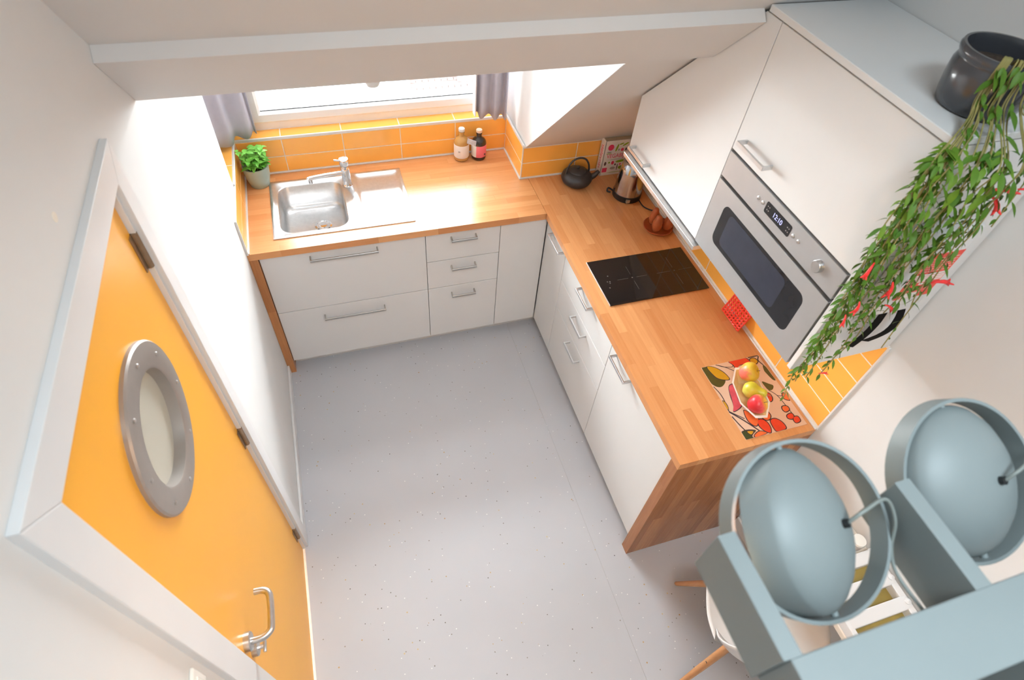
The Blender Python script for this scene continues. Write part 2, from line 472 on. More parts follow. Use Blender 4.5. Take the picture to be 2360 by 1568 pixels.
# metal edge profiles of the tiling
def trimbox(n, *a): return struct(link_mesh('trim_%d' % n, B(*a, 0.0012, 1), M['profile']))
trimbox(2, 0.008, 1.434, 0.6035, 0.613, 1.1125, 1.1265)      # front edge of the window ledge
trimbox(3, 0.0, 0.0095, 0.24, 0.604, 1.1125, 1.1265)          # left ledge
trimbox(4, 0.0, 0.0095, -0.026, -0.0175, ZT, 1.116)            # upright end on the left wall
trimbox(5, 1.4345, 1.444, 0.30, 0.604, 1.1125, 1.1265)        # cheek edge
trimbox(6, 1.4345, 2.094, 0.297, 0.306, 1.1085, 1.119)         # knee wall edge
trimbox(7, 1.4345, 1.440, 0.2975, 0.303, ZT, 1.119)            # corner
trimbox(8, 2.0915, 2.1, -1.533, -1.5265, ZT, 1.432)            # upright end on the right wall
trimbox(10, 0.008, 1.434, 0.598, 0.6065, ZT, ZT + 0.0065)      # sealant lines along the worktops
trimbox(11, 0.006, 0.0145, -0.018, 0.6, ZT, ZT + 0.0065)
trimbox(12, 1.4285, 1.437, 0.296, 0.6, ZT, ZT + 0.0065)
trimbox(13, 1.430, 2.088, 0.2935, 0.301, ZT, ZT + 0.0065)
trimbox(14, 2.0845, 2.0945, YE, 0.30, ZT, ZT + 0.0065)
trimbox(9, 0.0, 0.0095, -0.02, 0.24, 1.1125, 1.1175)

# ------------------------------------------------------------------ window
win = thing('window_1', None, None, (0.75, 0.73, 1.12), kind='structure')
def frame(name, x0, x1, z0, z1, w, y0, y1, mat_, parent, bev=0.004):
    bm = BM()
    lo = rrect(x0, x1, z0, z1, 0.0001, 1); li = rrect(x0 + w, x1 - w, z0 + w, z1 - w, 0.0001, 1)
    def P(l, y): return [(p[0], y, p[1]) for p in l]
    def off(l, d):
        cx, cz = (x0 + x1) / 2, (z0 + z1) / 2
        return [(p[0] + (d if p[0] < cx else -d), p[1] + (d if p[1] < cz else -d)) for p in l]
    lps = [P(lo, y1), P(lo, y0 + bev), P(off(lo, bev), y0), P(off(li, -bev), y0), P(li, y0 + bev), P(li, y1)]
    rows = loft(bm, lps, False, False)
    n = len(rows[0])
    for i in range(n):
        j = (i + 1) % n; bm.faces.new((rows[-1][i], rows[-1][j], rows[0][j], rows[0][i]))
    return link_mesh(name, bm, mat_, parent)
frame('window_frame', 0.055, 1.45, 1.118, 2.02, 0.056, 0.688, 0.76, M['pvc'], win)
sash = frame('window_sash', 0.100, 1.405, 1.163, 1.975, 0.060, 0.672, 0.735, M['pvc'], win, 0.012)
link_mesh('gasket', B(0.158, 1.347, 0.690, 0.706, 1.2200, 1.2275), M['black'], win)
link_mesh('pane', B(0.158, 1.347, 0.708, 0.714, 1.221, 1.917), M['pane'], win)

# curtains hanging either side of the window
def curtain(name, label, path, z0, z1, folds, amp, lining=None):
    bm = BM(); n = len(path)
    R = []
    H = 14
    for h in range(H + 1):
        t = h / H; row = []
        for i, (x, y) in enumerate(path):
            a = path[max(0, i - 1)]; b = path[min(n - 1, i + 1)]
            d = Vector((b[0] - a[0], b[1] - a[1])).normalized()
            s = amp * (0.75 + 0.25 * (1 - t)) * math.sin(2 * PI * folds * i / (n - 1) + 0.5 * math.sin(3 * t + i * .2))
            sag = 0.012 * math.sin(2 * PI * folds * i / (n - 1) + 1.0) if h == 0 else 0
            row.append(bm.verts.new((x - d.y * s, y + d.x * s, z0 + (z1 - z0) * t + sag)))
        R.append(row)
    for a, b in zip(R, R[1:]):
        for i in range(n - 1): bm.faces.new((a[i], a[i + 1], b[i + 1], b[i]))
    root = thing(name, label, 'curtain', (path[n // 2][0], path[n // 2][1], z1), group='curtains at the window')
    o = link_mesh('cloth', bm, M['curtain'], root, smooth=True)
    md = o.modifiers.new('thick', 'SOLIDIFY'); md.thickness = 0.003
    return root
def lerp_path(pts, n):
    P = smoothpath([(p[0], p[1], 0) for p in pts], max(2, n // (len(pts) - 1))); return [(p.x, p.y) for p in P]
curtain('curtain', 'lilac grey curtain left of the window above the basil pot',
        lerp_path([(-0.068, 0.34), (-0.062, 0.45), (0.0, 0.545), (0.075, 0.595), (0.125, 0.62)], 60), 1.155, 2.0, 3.5, 0.014)
cr = curtain('curtain', 'lilac grey curtain with white lining edge right of the window by the cheek wall',
        lerp_path([(1.245, 0.575), (1.30, 0.55), (1.37, 0.53), (1.405, 0.52)], 66), 1.165, 2.0, 3.0, 0.017)
link_mesh('lining', B(1.238, 1.2445, 0.555, 0.60, 1.165, 2.0, 0.001, 1), M['lining'], cr)
# rods that carry them
tag(link_mesh('curtain_rod', (lambda b: (tube(b, [(-0.10, 0.57, 2.004), (1.45, 0.57, 2.004)], 0.006), b)[1])(BM()), M['alu']),
    'thin metal curtain rod under the dormer ceiling', 'rod')
# small white knob on the header edge
kn = thing('light_socket', 'small white round knob under the header edge above the window', 'socket', (0.604, -0.635, 2.02))
bm = BM(); lathe(bm, [(0.012, 0), (0.020, -0.004), (0.021, -0.02), (0.017, -0.028), (0.0, -0.03)], 20, TR((0.604, -0.636, 2.022)), True, False)
link_mesh('knob_body', bm, M['trimwhite'], kn, 40)

# ------------------------------------------------------------------ outside
gr = struct(link_mesh('ground', B(-30, 30, 1.2, 60, -6.2, -6.0), mat('pale_paving', (0.55, 0.54, 0.52), 0.9, noise=0.1, nscale=1)))
nh = thing('neighbour_house', 'pale brick and tile house seen through the window glass', 'house', (3.0, 9.0, -6.0))
M['brick'] = mat('pink_brick', (0.062, 0.044, 0.040), 0.9, noise=0.25, nscale=6)
M['render'] = mat('house_render', (0.075, 0.075, 0.08), 0.9, noise=0.05)
link_mesh('wall', B(2.1, 6.0, 8.35, 11.0, -6.0, -2.66), M['render'], nh)
bm = BM(); prism(bm, [(8.2, -2.70), (9.6, -1.30), (11.0, -2.70)], 'x', 2.1, 6.0)
link_mesh('roof', bm, M['brick'], nh)
for k in range(9):
    y = 8.2 + k * 0.10; z = -2.70 + k * 0.10
    bm = BM()
    for j in range(10):
        box(bm, 2.12 + j * 0.12, 2.225 + j * 0.12, y - 0.02, y + 0.09, z + 0.0, z + 0.035)
    link_mesh('roof_tile_course', bm, M['brick'], nh)
bm = BM(); prism(bm, [(8.05, -2.72), (9.6, -1.17), (9.6, -1.30), (8.18, -2.72)], 'x', 2.06, 2.12)
link_mesh('barge_board', bm, M['render'], nh)
bm = BM(); box(bm, 3.02, 3.6, 8.25, 9.3, -2.62, -1.9)
link_mesh('dormer', bm, M['render'], nh)

# ------------------------------------------------------------------ door in the left wall
dr = thing('door_1', None, None, (0.0, -1.44, 0.0), kind='structure')
PY, PZ = -1.462, 1.700
n = 48
# leaf with round opening: outline sampled at the same angles as the circle
def rect_at(t, y0, y1, z0, z1):
    c, s = math.cos(t), math.sin(t); k = 1e9
    if c > 1e-9: k = min(k, (y1 - PY) / c)
    if c < -1e-9: k = min(k, (y0 - PY) / c)
    if s > 1e-9: k = min(k, (z1 - PZ) / s)
    if s < -1e-9: k = min(k, (z0 - PZ) / s)
    return (PY + c * k, PZ + s * k)
y0, y1, z0, z1 = -1.797, -1.090, 0.006, 2.042
angs = sorted(set([2 * PI * i / n for i in range(n)] + [math.atan2(z - PZ, y - PY) % (2 * PI) for y in (y0, y1) for z in (z0, z1)]))
rc = [rect_at(t, y0, y1, z0, z1) for t in angs]
ci = [(PY + 0.14 * math.cos(t), PZ + 0.14 * math.sin(t)) for t in angs]
bm = BM()
rws = loft(bm, [[(-0.048, *p) for p in ci], [(-0.048, *p) for p in rc], [(-0.009, *p) for p in rc], [(-0.009, *p) for p in ci]], False, False)
for i in range(len(angs)):
    j = (i + 1) % len(angs); bm.faces.new((rws[3][i], rws[3][j], rws[0][j], rws[0][i]))
leaf = link_mesh('door_panel', bm, M['door'], dr)
bm = BM()
MR = Matrix.Translation((-0.007, PY, PZ)) @ Matrix.Rotation(PI / 2, 4, 'Y')
lathe(bm, [(0.128, -0.022), (0.192, -0.002), (0.192, 0.006), (0.188, 0.010), (0.135, 0.012), (0.130, 0.009), (0.129, -0.002), (0.128, -0.022)], 64, MR, False, False)
pr = link_mesh('porthole_ring', bm, M['ring'], dr, 35)
bm = BM(); lathe(bm, [(0.1285, -0.020), (0.1285, -0.016)], 48, MR); link_mesh('porthole_glass', bm, M['porthole'], dr)
for k in range(8):
    t = PI * (k + .5) / 4 + 0.1
    bm = BM(); lathe(bm, [(0.0052, 0.009), (0.0052, 0.0125), (0.003, 0.0138)], 10, Matrix.Translation((-0.007, PY + 0.163 * math.cos(t), PZ + 0.163 * math.sin(t))) @ Matrix.Rotation(PI / 2, 4, 'Y'))
    link_mesh('screw', bm, M['steel'], pr)
# jamb lining and architraves
link_mesh('jamb', B(-0.1, 0.004, -1.0885, -1.0805, 0.0, 2.052, 0.001), M['trimwhite'], dr)
link_mesh('jamb', B(-0.1, 0.004, -1.8065, -1.7985, 0.0, 2.052, 0.001), M['trimwhite'], dr)
link_mesh('jamb', B(-0.1, 0.004, -1.7985, -1.0885, 2.0435, 2.052, 0.001), M['trimwhite'], dr)
bm = BM(); prism(bm, [(-1.078, 0.0), (-1.078, 2.050), (-1.012, 2.118), (-1.012, 0.0)], 'x', -0.001, 0.016, 0.002); link_mesh('architrave', bm, M['trimwhite'], dr)
bm = BM(); prism(bm, [(-1.808, 0.0), (-1.808, 2.050), (-1.884, 2.124), (-1.884, 0.0)], 'x', -0.001, 0.016, 0.002); link_mesh('architrave', bm, M['trimwhite'], dr)
bm = BM(); prism(bm, [(-1.808, 2.0505), (-1.078, 2.0505), (-1.012, 2.1185), (-1.884, 2.1245)], 'x', -0.001, 0.016, 0.002); link_mesh('architrave', bm, M['trimwhite'], dr)
for z in (1.88, 1.045, 0.19):
    bm = BM(); tube(bm, [(-0.002, -1.0875, z - 0.05), (-0.002, -1.0875, z + 0.05)], 0.0085, 10)
    box(bm, -0.010, -0.006, -1.110, -1.0835, z - 0.05, z + 0.05); link_mesh('hinge', bm, M['hinge'], dr, 30)
# U-shaped lever with rosette, and thumb turn below
HY, HZ = -1.752, 1.052
Rx = Matrix.Rotation(PI / 2, 4, 'Y')
bm = BM(); lathe(bm, [(0.026, -0.010), (0.026, 0.006), (0.023, 0.009), (0.0, 0.009)], 28, Matrix.Translation((0, HY, HZ)) @ Rx)
ros = link_mesh('rosette', bm, M['steel'], dr, 35)
bm = BM(); tube(bm, smoothpath([(0.0, HY, HZ), (0.035, HY, HZ), (0.055, HY + 0.012, HZ), (0.06, HY + 0.03, HZ), (0.06, HY + 0.095, HZ), (0.055, HY + 0.118, HZ), (0.04, HY + 0.128, HZ), (0.018, HY + 0.130, HZ)], 6), 0.0095, 14)
link_mesh('handle', bm, M['steel'], dr, 60)
bm = BM(); lathe(bm, [(0.022, -0.010), (0.022, 0.006), (0.02, 0.008), (0.0, 0.008)], 28, Matrix.Translation((0, HY, HZ - 0.075)) @ Rx)
tube(bm, [(0.006, HY, HZ - 0.075), (0.024, HY, HZ - 0.075)], 0.006, 10); box(bm, 0.02, 0.028, HY - 0.016, HY + 0.016, HZ - 0.081, HZ - 0.069, 0.002)
link_mesh('thumb_turn', bm, M['steel'], dr, 35)
# dimple plug in the wall, light switch near the frame bottom
bm = BM(); lathe(bm, [(0.009, 0), (0.009, 0.001), (0.0, 0.0015)], 16, Matrix.Translation((0, -1.354, 2.183)) @ Rx)
tag(link_mesh('wall_plug', bm, M['grout']), 'small round filler spot on the left wall above the yellow door', 'plug')
sw = thing('light_switch', 'small white light switch on the left wall beyond the door latch side', 'switch', (0, -1.945, 1.46))
link_mesh('switch_plate', B(0, 0.008, -1.985, -1.905, 1.42, 1.50, 0.003), M['whitecer'], sw)
link_mesh('rocker', B(0.008, 0.012, -1.970, -1.920, 1.435, 1.485, 0.002), M['whitecer'], sw)

# ------------------------------------------------------------------ worktops made of glued staves
def subtract(rects, hole):
    out = []; hx0, hx1, hy0, hy1 = hole
    for x0, x1, y0, y1 in rects:
        if hx1 <= x0 or hx0 >= x1 or hy1 <= y0 or hy0 >= y1: out.append((x0, x1, y0, y1)); continue
        if hx0 > x0: out.append((x0, hx0, y0, y1))
        if hx1 < x1: out.append((hx1, x1, y0, y1))
        a, b = max(x0, hx0), min(x1, hx1)
        if hy0 > y0: out.append((a, b, y0, hy0))
        if hy1 < y1: out.append((a, b, hy1, y1))
    return out
def staves(parent, axis, u0, u1, v0, v1, w0, w1, width, lengths, m, hole=None, flip=False):
    """u: along the stave, v: across, w: thickness"""
    nrow = max(1, round((v1 - v0) / width)); wd = (v1 - v0) / nrow
    for r in range(nrow):
        a = u0; first = True
        while a < u1 - 1e-6:
            L = random.uniform(*lengths) * (random.uniform(0.3, 1) if first else 1); first = False
            b = a + L
            if u1 - b < 0.12: b = u1
            q = [(a, b, v0 + r * wd, v0 + (r + 1) * wd)]
            if hole: q = subtract(q, hole)
            bm = BM(); g = 0.00012
            for (p0, p1, s0, s1) in q:
                if axis == 'x': box(bm, p0 + g, p1 - g, s0 + g, s1 - g, w0, w1)
                elif axis == 'y': box(bm, s0 + g, s1 - g, p0 + g, p1 - g, w0, w1)
                else: box(bm, s0 + g, s1 - g, w0, w1, p0 + g, p1 - g)
            if len(bm.verts): link_mesh('stave', bm, m, parent)
            else: bm.free()
            a = b
wt1 = thing('worktop', 'wooden butcher block worktop under the window holding the steel sink', 'worktop', (0.74, 0.3, ZU))
staves(wt1, 'x', 0.0, 1.4815, -0.02, 0.605, ZU, ZT, 0.0417, (0.28, 0.55), M['wx'], hole=(0.15, 0.50, 0.085, 0.485))
wt2 = thing('worktop', 'long wooden butcher block worktop along the right wall holding the black hob', 'worktop', (1.79, -0.6, ZU))
staves(wt2, 'y', YE, 0.300, XW, 2.0925, ZU, ZT, 0.0407, (0.28, 0.55), M['wy'])
bm = BM(); box(bm, 1.4345, 1.4825, 0.2, 0.300, ZU + .002, ZT - .001)
ep = thing('end_panel', 'thick wooden end panel at the near end of the right worktop', 'panel', (1.79, -1.5, 0))
staves(ep, 'z', 0.0, ZU, XW, 2.0925, YE, YC, 0.0407, (0.5, 0.88), M['wz'])
ep2 = thing('end_panel', 'narrow wooden end panel against the left wall below the sink worktop', 'panel', (0.02, 0.28, 0))
staves(ep2, 'z', 0.0, ZU, 0.0005, 0.040, -0.02, 0.60, 0.0417, (0.5, 0.88), M['wz'])

# ------------------------------------------------------------------ base cabinets
def handle_x(parent, x0, x1, z, y=0.0, name='handle'):
    bm = BM()
    box(bm, x0, x1, y - 0.037, y - 0.030, z - 0.007, z + 0.007, 0.001, 1)
    box(bm, x0, x0 + 0.007, y - 0.032, y + 0.001, z - 0.007, z + 0.007, 0.001, 1)
    box(bm, x1 - 0.007, x1, y - 0.032, y + 0.001, z - 0.007, z + 0.007, 0.001, 1)
    return link_mesh(name, bm, M['satin'], parent)
def handle_y(parent, y0, y1, z, x, m='alu'):
    bm = BM()
    box(bm, x - 0.037, x - 0.030, y0, y1, z - 0.007, z + 0.007, 0.001, 1)
    box(bm, x - 0.032, x + 0.001, y0, y0 + 0.007, z - 0.007, z + 0.007, 0.001, 1)
    box(bm, x - 0.032, x + 0.001, y1 - 0.007, y1, z - 0.007, z + 0.007, 0.001, 1)
    return link_mesh('handle', bm, M[m], parent)
g = 0.0015
sk = thing('sink_cabinet', 'wide white base cabinet with two deep drawers under the sink', 'cabinet', (0.44, 0.3, 0.08))
link_mesh('carcass', B(0.0415, 0.8385, 0.0195, 0.598, 0.08, 0.70), M['carc'], sk)
for z0_, z1_, hz, hx in ((0.08, 0.478, 0.412, (0.268, 0.596)), (0.482, 0.874, 0.835, (0.268, 0.598))):
    d = link_mesh('drawer_front', B(0.0425, 0.84 - g, 0, 0.0185, z0_, z1_, 0.0012, 1), M['cab'], sk)
    handle_x(d, hx[0], hx[1], hz)
dc = thing('drawer_cabinet', 'narrow white base cabinet with three drawers right of the sink cabinet', 'cabinet', (1.04, 0.3, 0.08))
link_mesh('carcass', B(0.8415, 1.2385, 0.0195, 0.598, 0.08, 0.878), M['carc'], dc)
for z0_, z1_, hz in ((0.08, 0.478, 0.424), (0.482, 0.678, 0.632), (0.682, 0.874, 0.831)):
    d = link_mesh('drawer_front', B(0.84 + g, 1.24 - g, 0, 0.0185, z0_, z1_, 0.0012, 1), M['cab'], dc)
    handle_x(d, 0.970, 1.108, hz)
tag(link_mesh('filler_panel', B(1.24 + g, 1.499, 0, 0.0185, 0.08, 0.874, 0.0012, 1), M['cab']), 'plain white corner panel without handle beside the three drawers', 'panel')
cc = thing('corner_cabinet', 'white corner base cabinet with one door at the far end of the right run', 'cabinet', (1.8, -0.14, 0.08))
link_mesh('carcass', B(1.523, 2.09, -0.2765, 0.29, 0.08, 0.878), M['carc'], cc)
d = link_mesh('cabinet_door', B(XF, XF + 0.0185, -0.2775 + g, -0.003, 0.08, 0.874, 0.0012, 1), M['cab'], cc)
handle_y(d, -0.258, -0.098, 0.845, XF)
hc = thing('drawer_cabinet', 'wide white base cabinet with three drawers below the black hob', 'cabinet', (1.8, -0.58, 0.08))
link_mesh('carcass', B(1.523, 2.09, -0.8765, -0.2785, 0.08, 0.80), M['carc'], hc)
for z0_, z1_, hz in ((0.08, 0.478, 0.432), (0.482, 0.678, 0.640), (0.682, 0.874, 0.843)):
    d = link_mesh('drawer_front', B(XF, XF + 0.0185, -0.8775 + g, -0.2775 - g, z0_, z1_, 0.0012, 1), M['cab'], hc)
    handle_y(d, -0.652, -0.508, hz, XF)
ec = thing('door_cabinet', 'white base cabinet with one tall door beside the wooden end panel', 'cabinet', (1.8, -1.18, 0.08))
link_mesh('carcass', B(1.523, 2.09, YC + 0.001, -0.8785, 0.08, 0.878), M['carc'], ec)
d = link_mesh('cabinet_door', B(XF, XF + 0.0185, YC + 0.003, -0.8775 - g, 0.08, 0.874, 0.0012, 1), M['cab'], ec)
handle_y(d, -1.083, -0.930, 0.838, XF)
tag(link_mesh('plinth', B(0.042, 1.55, 0.055, 0.07, 0.0, 0.079), M['carc']), 'recessed white kickboard under the sink run', 'plinth')
tag(link_mesh('plinth', B(1.555, 1.57, YC + 0.002, 0.05, 0.0, 0.079), M['carc']), 'recessed white kickboard under the right run', 'plinth')

# ------------------------------------------------------------------ wall cabinets
XU = 1.7077
def slope_z(y, k=1.400): return k - y
wc = thing('wall_cabinet', 'white wall cabinet with its top cut to the roof slope', 'cabinet', (1.9, -0.59, 1.437))
bm = BM(); prism(bm, [(-0.2835, 1.437), (-0.2835, 1.678), (-0.805, 2.1995), (-0.8915, 2.1995), (-0.8915, 1.437)], 'x', XU + 0.0195, 2.0925)
link_mesh('carcass', bm, M['carc'], wc)
bm = BM(); prism(bm, [(-0.2835, 1.437), (-0.2835, 1.682), (-0.8045, 2.203), (-0.8185, 2.215), (-0.8925, 2.215), (-0.8925, 1.437)], 'x', XU, XU + 0.0185, 0.001)
d = link_mesh('cabinet_door', bm, M['cab'], wc)
handle_y(d, -0.478, -0.333, 1.482, XU)
link_mesh('light_rail', B(XU - 0.022, XU + 0.03, -0.925, -0.286, 1.411, 1.432, 0.002), M['alu'], wc)
mc = thing('wall_cabinet', 'white wall cabinet with upswing door above the built-in microwave', 'cabinet', (1.9, -1.2, 1.437))
link_mesh('carcass', B(XU + 0.0195, 2.0925, -1.503, -0.8945, 1.83, 2.2155), M['carc'], mc)
d = link_mesh('cabinet_door', B(XU, XU + 0.0185, -1.5045, -0.8955, 1.826, 2.215, 0.001, 1), M['cab'], mc)
handle_y(d, -1.092, -0.945, 1.880, XU)
link_mesh('side_panel', B(XU - 0.002, 2.0925, -1.523, -1.5055, 1.432, 2.2155, 0.001, 1), M['cab'], mc)
link_mesh('bottom_panel', B(XU + 0.02, 2.0925, -1.505, -0.8945, 1.432, 1.446), M['carc'], mc)
bm = BM(); box(bm, XU - 0.004, 2.098, -1.526, -0.83, 2.2195, 2.2375, 0.0015, 1)
tag(link_mesh('top_board', bm, M['cab']), 'long white board covering the tops of the wall cabinets', 'board')

# built-in microwave oven
mw = thing('microwave', 'stainless steel built-in microwave with black window and clock', 'microwave', (1.9, -1.2, 1.446))
link_mesh('body', B(XU + 0.030, 2.05, -1.500, -0.8985, 1.4475, 1.826), M['black'], mw)
lp = rrect(-1.4995, -0.8985, 1.438, 1.7150, 0.002, 6); wi = rrect(-1.432, -0.974, 1.505, 1.663, 0.028, 6)
bm = BM()
X0, X1 = XU - 0.004, XU + 0.0145
rws = loft(bm, [[(X1, *p) for p in lp], [(X0 + .001, *p) for p in lp], [(X0, *p) for p in rrect(-1.4985, -0.8995, 1.439, 1.7140, 0.002, 6)], [(X0, *p) for p in wi], [(X0 + 0.002, *p) for p in wi]], True, False)
md_ = link_mesh('oven_door', bm, M['ovensteel'], mw)
bm = BM(); loft(bm, [[(X0 + 0.0010, *p) for p in wi], [(X0 + 0.010, *p) for p in wi]])
gl = link_mesh('window_glass', bm, M['ovenglass'], md_)
wi2 = rrect(-1.345, -1.015, 1.522, 1.648, 0.02, 6)
bm = BM(); loft(bm, [[(X0 + 0.0006, *p) for p in wi2], [(X0 + 0.003, *p) for p in wi2]]); link_mesh('inner_glass', bm, M['ovenin'], md_)
cp = link_mesh('control_panel', B(X0, X1, -1.4995, -0.8985, 1.7275, 1.8195, 0.001, 1), M['ovensteel'], mw)
dp = rrect(-1.268, -1.138, 1.757, 1.796, 0.007, 5)
bm = BM(); loft(bm, [[(X0 - 0.0008, *p) for p in dp], [(X0 + 0.003, *p) for p in dp]]); link_mesh('display', bm, M['ovenglass'], cp)
for y in (-1.098, -1.123, -1.284, -1.310):
    bm = BM(); lathe(bm, [(0.0062, 0.0), (0.0062, 0.003), (0.0045, 0.004)], 16, Matrix.Translation((X0, y, 1.777)) @ Matrix.Rotation(-PI / 2, 4, 'Y')); link_mesh('button', bm, M['steel'], cp, 40)
bm = BM(); lathe(bm, [(0.0185, 0.0), (0.0185, 0.012), (0.0165, 0.0145), (0, 0.0145)], 28, Matrix.Translation((X0, -1.412, 1.775)) @ Matrix.Rotation(-PI / 2, 4, 'Y')); link_mesh('knob', bm, M['steel'], cp, 40)
def text(name, body, size, Mx, mat_, parent, ext=0.0002, align='CENTER', sx=1.0):
    c = bpy.data.curves.new(name, 'FONT'); c.body = body; c.size = size; c.extrude = ext
    c.align_x = align; c.align_y = 'CENTER'; c.materials.append(mat_)
    tmp = bpy.data.objects.new(name, c); COL.objects.link(tmp)
    dg = bpy.context.evaluated_depsgraph_get(); dg.update()
    me = bpy.data.meshes.new_from_object(tmp.evaluated_get(dg)); me.name = name
    bpy.data.objects.remove(tmp); bpy.data.curves.remove(c)
    o = bpy.data.objects.new(name, me); COL.objects.link(o)
    o.parent = parent
    o.matrix_local = Matrix.Translation(-base_of(parent)) @ Mx @ Matrix.Diagonal((sx, 1, 1, 1))
    return o
# text plane facing -X, reading towards -Y, up = +Z
FACE_NX = Matrix(((0, 0, -1, 0), (-1, 0, 0, 0), (0, 1, 0, 0), (0, 0, 0, 1)))
text('clock_digits', '12:10', 0.0235, Matrix.Translation((X0 - 0.0012, -1.203, 1.7755)) @ FACE_NX, M['digit'], cp, sx=0.9)
for y, s in ((-1.153, '<'), (-1.255, '>')):
    bm = BM()
    for k in range(4):
        yy, z = y + (0.004 if k % 2 else -0.004), 1.7765 + (0.006 if k > 1 else -0.006)
        box(bm, X0 - 0.0011, X0 - 0.0007, yy - 0.0016, yy + 0.0016, z - 0.0016, z + 0.0016)
    link_mesh('display_mark', bm, M['print'], cp)

# ------------------------------------------------------------------ hob
hb = thing('hob', 'black glass two-zone induction hob set in the right worktop', 'hob', (1.80, -0.57, ZT))
link_mesh('glass_top', B(1.5475, 2.0625, -0.7175, -0.4215, ZT + 0.0006, ZT + 0.0052, 0.0008, 1), M['blackglass'], hb)
link_mesh('front_trim', B(1.5445, 1.5475, -0.7175, -0.4215, ZT + 0.0002, ZT + 0.0056, 0.0005, 1), M['alu'], hb)
for cx, arm in ((1.724, 0.078), (1.950, 0.095)):
    bm = BM(); zt_ = ZT + 0.0052
    for sx_, sy_ in ((1, 0), (-1, 0), (0, 1), (0, -1)):
        a, b_ = 0.022, arm
        xa, xb = sorted((cx + sx_ * a, cx + sx_ * b_)); ya, yb = sorted((-0.570 + sy_ * a, -0.570 + sy_ * b_))
        if sx_: ya, yb = -0.5707, -0.5693
        else: xa, xb = cx - 0.0007, cx + 0.0007
        box(bm, xa, xb, ya, yb, zt_, zt_ + 0.00015)
    box(bm, cx - 0.003, cx + 0.003, -0.573, -0.567, zt_, zt_ + 0.00015)
    link_mesh('zone_mark', bm, M['hobprint'], hb)
bm = BM()
for x, y in ((1.610, -0.535), (1.594, -0.570), (1.606, -0.572), (1.603, -0.582), (1.590, -0.610)):
    box(bm, x - 0.003, x + 0.003, y - 0.003, y + 0.003, ZT + 0.0052, ZT + 0.00535)
link_mesh('touch_mark', bm, M['hobprint'], hb)

# ------------------------------------------------------------------ sink and tap
si = thing('sink', 'stainless steel inset sink with drainer in the window worktop', 'sink', (0.46, 0.29, ZT))
def L3(l, z): return [(p[0], p[1], z) for p in l]
K = 6
bm = BM()
zr = ZT + 0.006
bowl = lambda d, r: rrect(0.163 + d, 0.483 - d, 0.098 + d, 0.470 - d, r, K)
loft(bm, [L3(rrect(0.124, 0.545, 0.060, 0.522, 0.0001, K), ZT + 0.0004), L3(rrect(0.124, 0.545, 0.060, 0.522, 0.0001, K), zr - .001), L3(rrect(0.127, 0.545, 0.063, 0.519, 0.0001, K), zr),
          L3(rrect(0.142, 0.528, 0.078, 0.504, 0.03, K), zr), L3(rrect(0.146, 0.524, 0.082, 0.500, 0.03, K), zr - 0.003),
          L3(bowl(-0.006, 0.062), zr - 0.003), L3(bowl(0, 0.058), zr - 0.008), L3(bowl(0.006, 0.055), zr - 0.118),
          L3(bowl(0.014, 0.06), zr - 0.136), L3(bowl(0.032, 0.06), zr - 0.145), L3(rrect(0.305, 0.405, 0.25, 0.35, 0.05, K), zr - 0.148)], False, True)
link_mesh('bowl', bm, M['steel'], si, 50)
bm = BM()
loft(bm, [L3(rrect(0.545, 0.806, 0.060, 0.522, 0.0001, K), ZT + 0.0004), L3(rrect(0.545, 0.806, 0.060, 0.522, 0.0001, K), zr - .001), L3(rrect(0.545, 0.803, 0.063, 0.519, 0.0001, K), zr),
          L3(rrect(0.560, 0.790, 0.078, 0.504, 0.02, K), zr), L3(rrect(0.564, 0.786, 0.082, 0.500, 0.02, K), zr - 0.004),
          L3(rrect(0.580, 0.770, 0.10, 0.455, 0.02, K), zr - 0.0048)], False, True)
link_mesh('drainer', bm, M['steel'], si, 50)
bm = BM(); lathe(bm, [(0.044, 0.0), (0.044, 0.003), (0.036, 0.004), (0.034, 0.0), (0.022, -0.001), (0.018, 0.004), (0.0, 0.004)], 32, TR((0.355, 0.300, zr - 0.1482)), False, False)
link_mesh('drain', bm, M['chrome'], si, 40)
tp = thing('tap', 'chrome single-lever kitchen tap standing on the sink rim', 'tap', (0.515, 0.425, zr))
TX, TY = 0.515, 0.425
bm = BM(); lathe(bm, [(0.027, 0), (0.027, 0.004), (0.0235, 0.008), (0.0225, 0.055), (0.0225, 0.118), (0.0215, 0.12)], 28, TR((TX, TY, zr - .002)))
link_mesh('tap_body', bm, M['chrome'], tp, 40)
bm = BM(); lathe(bm, [(0.0225, 0.1225), (0.0235, 0.125), (0.0235, 0.152), (0.022, 0.157), (0.0, 0.158)], 28, TR((TX, TY, zr - .002)))
link_mesh('tap_cap', bm, M['chrome'], tp, 40)
bm = BM(); tube(bm, [(TX - 0.015, TY, zr + 0.145), (TX - 0.048, TY + 0.004, zr + 0.150)], 0.0046, 10); link_mesh('lever', bm, M['chrome'], tp, 40)
bm = BM(); tube(bm, smoothpath([(TX - 0.005, TY - 0.002, zr + 0.078), (TX - 0.10, TY - 0.035, zr + 0.094), (TX - 0.175, TY - 0.062, zr + 0.104), (TX - 0.19, TY - 0.068, zr + 0.102)], 5), 0.0108, 16)
lathe(bm, [(0.0105, 0.0), (0.0105, -0.022), (0.009, -0.024)], 16, TR((TX - 0.178, TY - 0.063, zr + 0.100)))
link_mesh('spout', bm, M['chrome'], tp, 50)

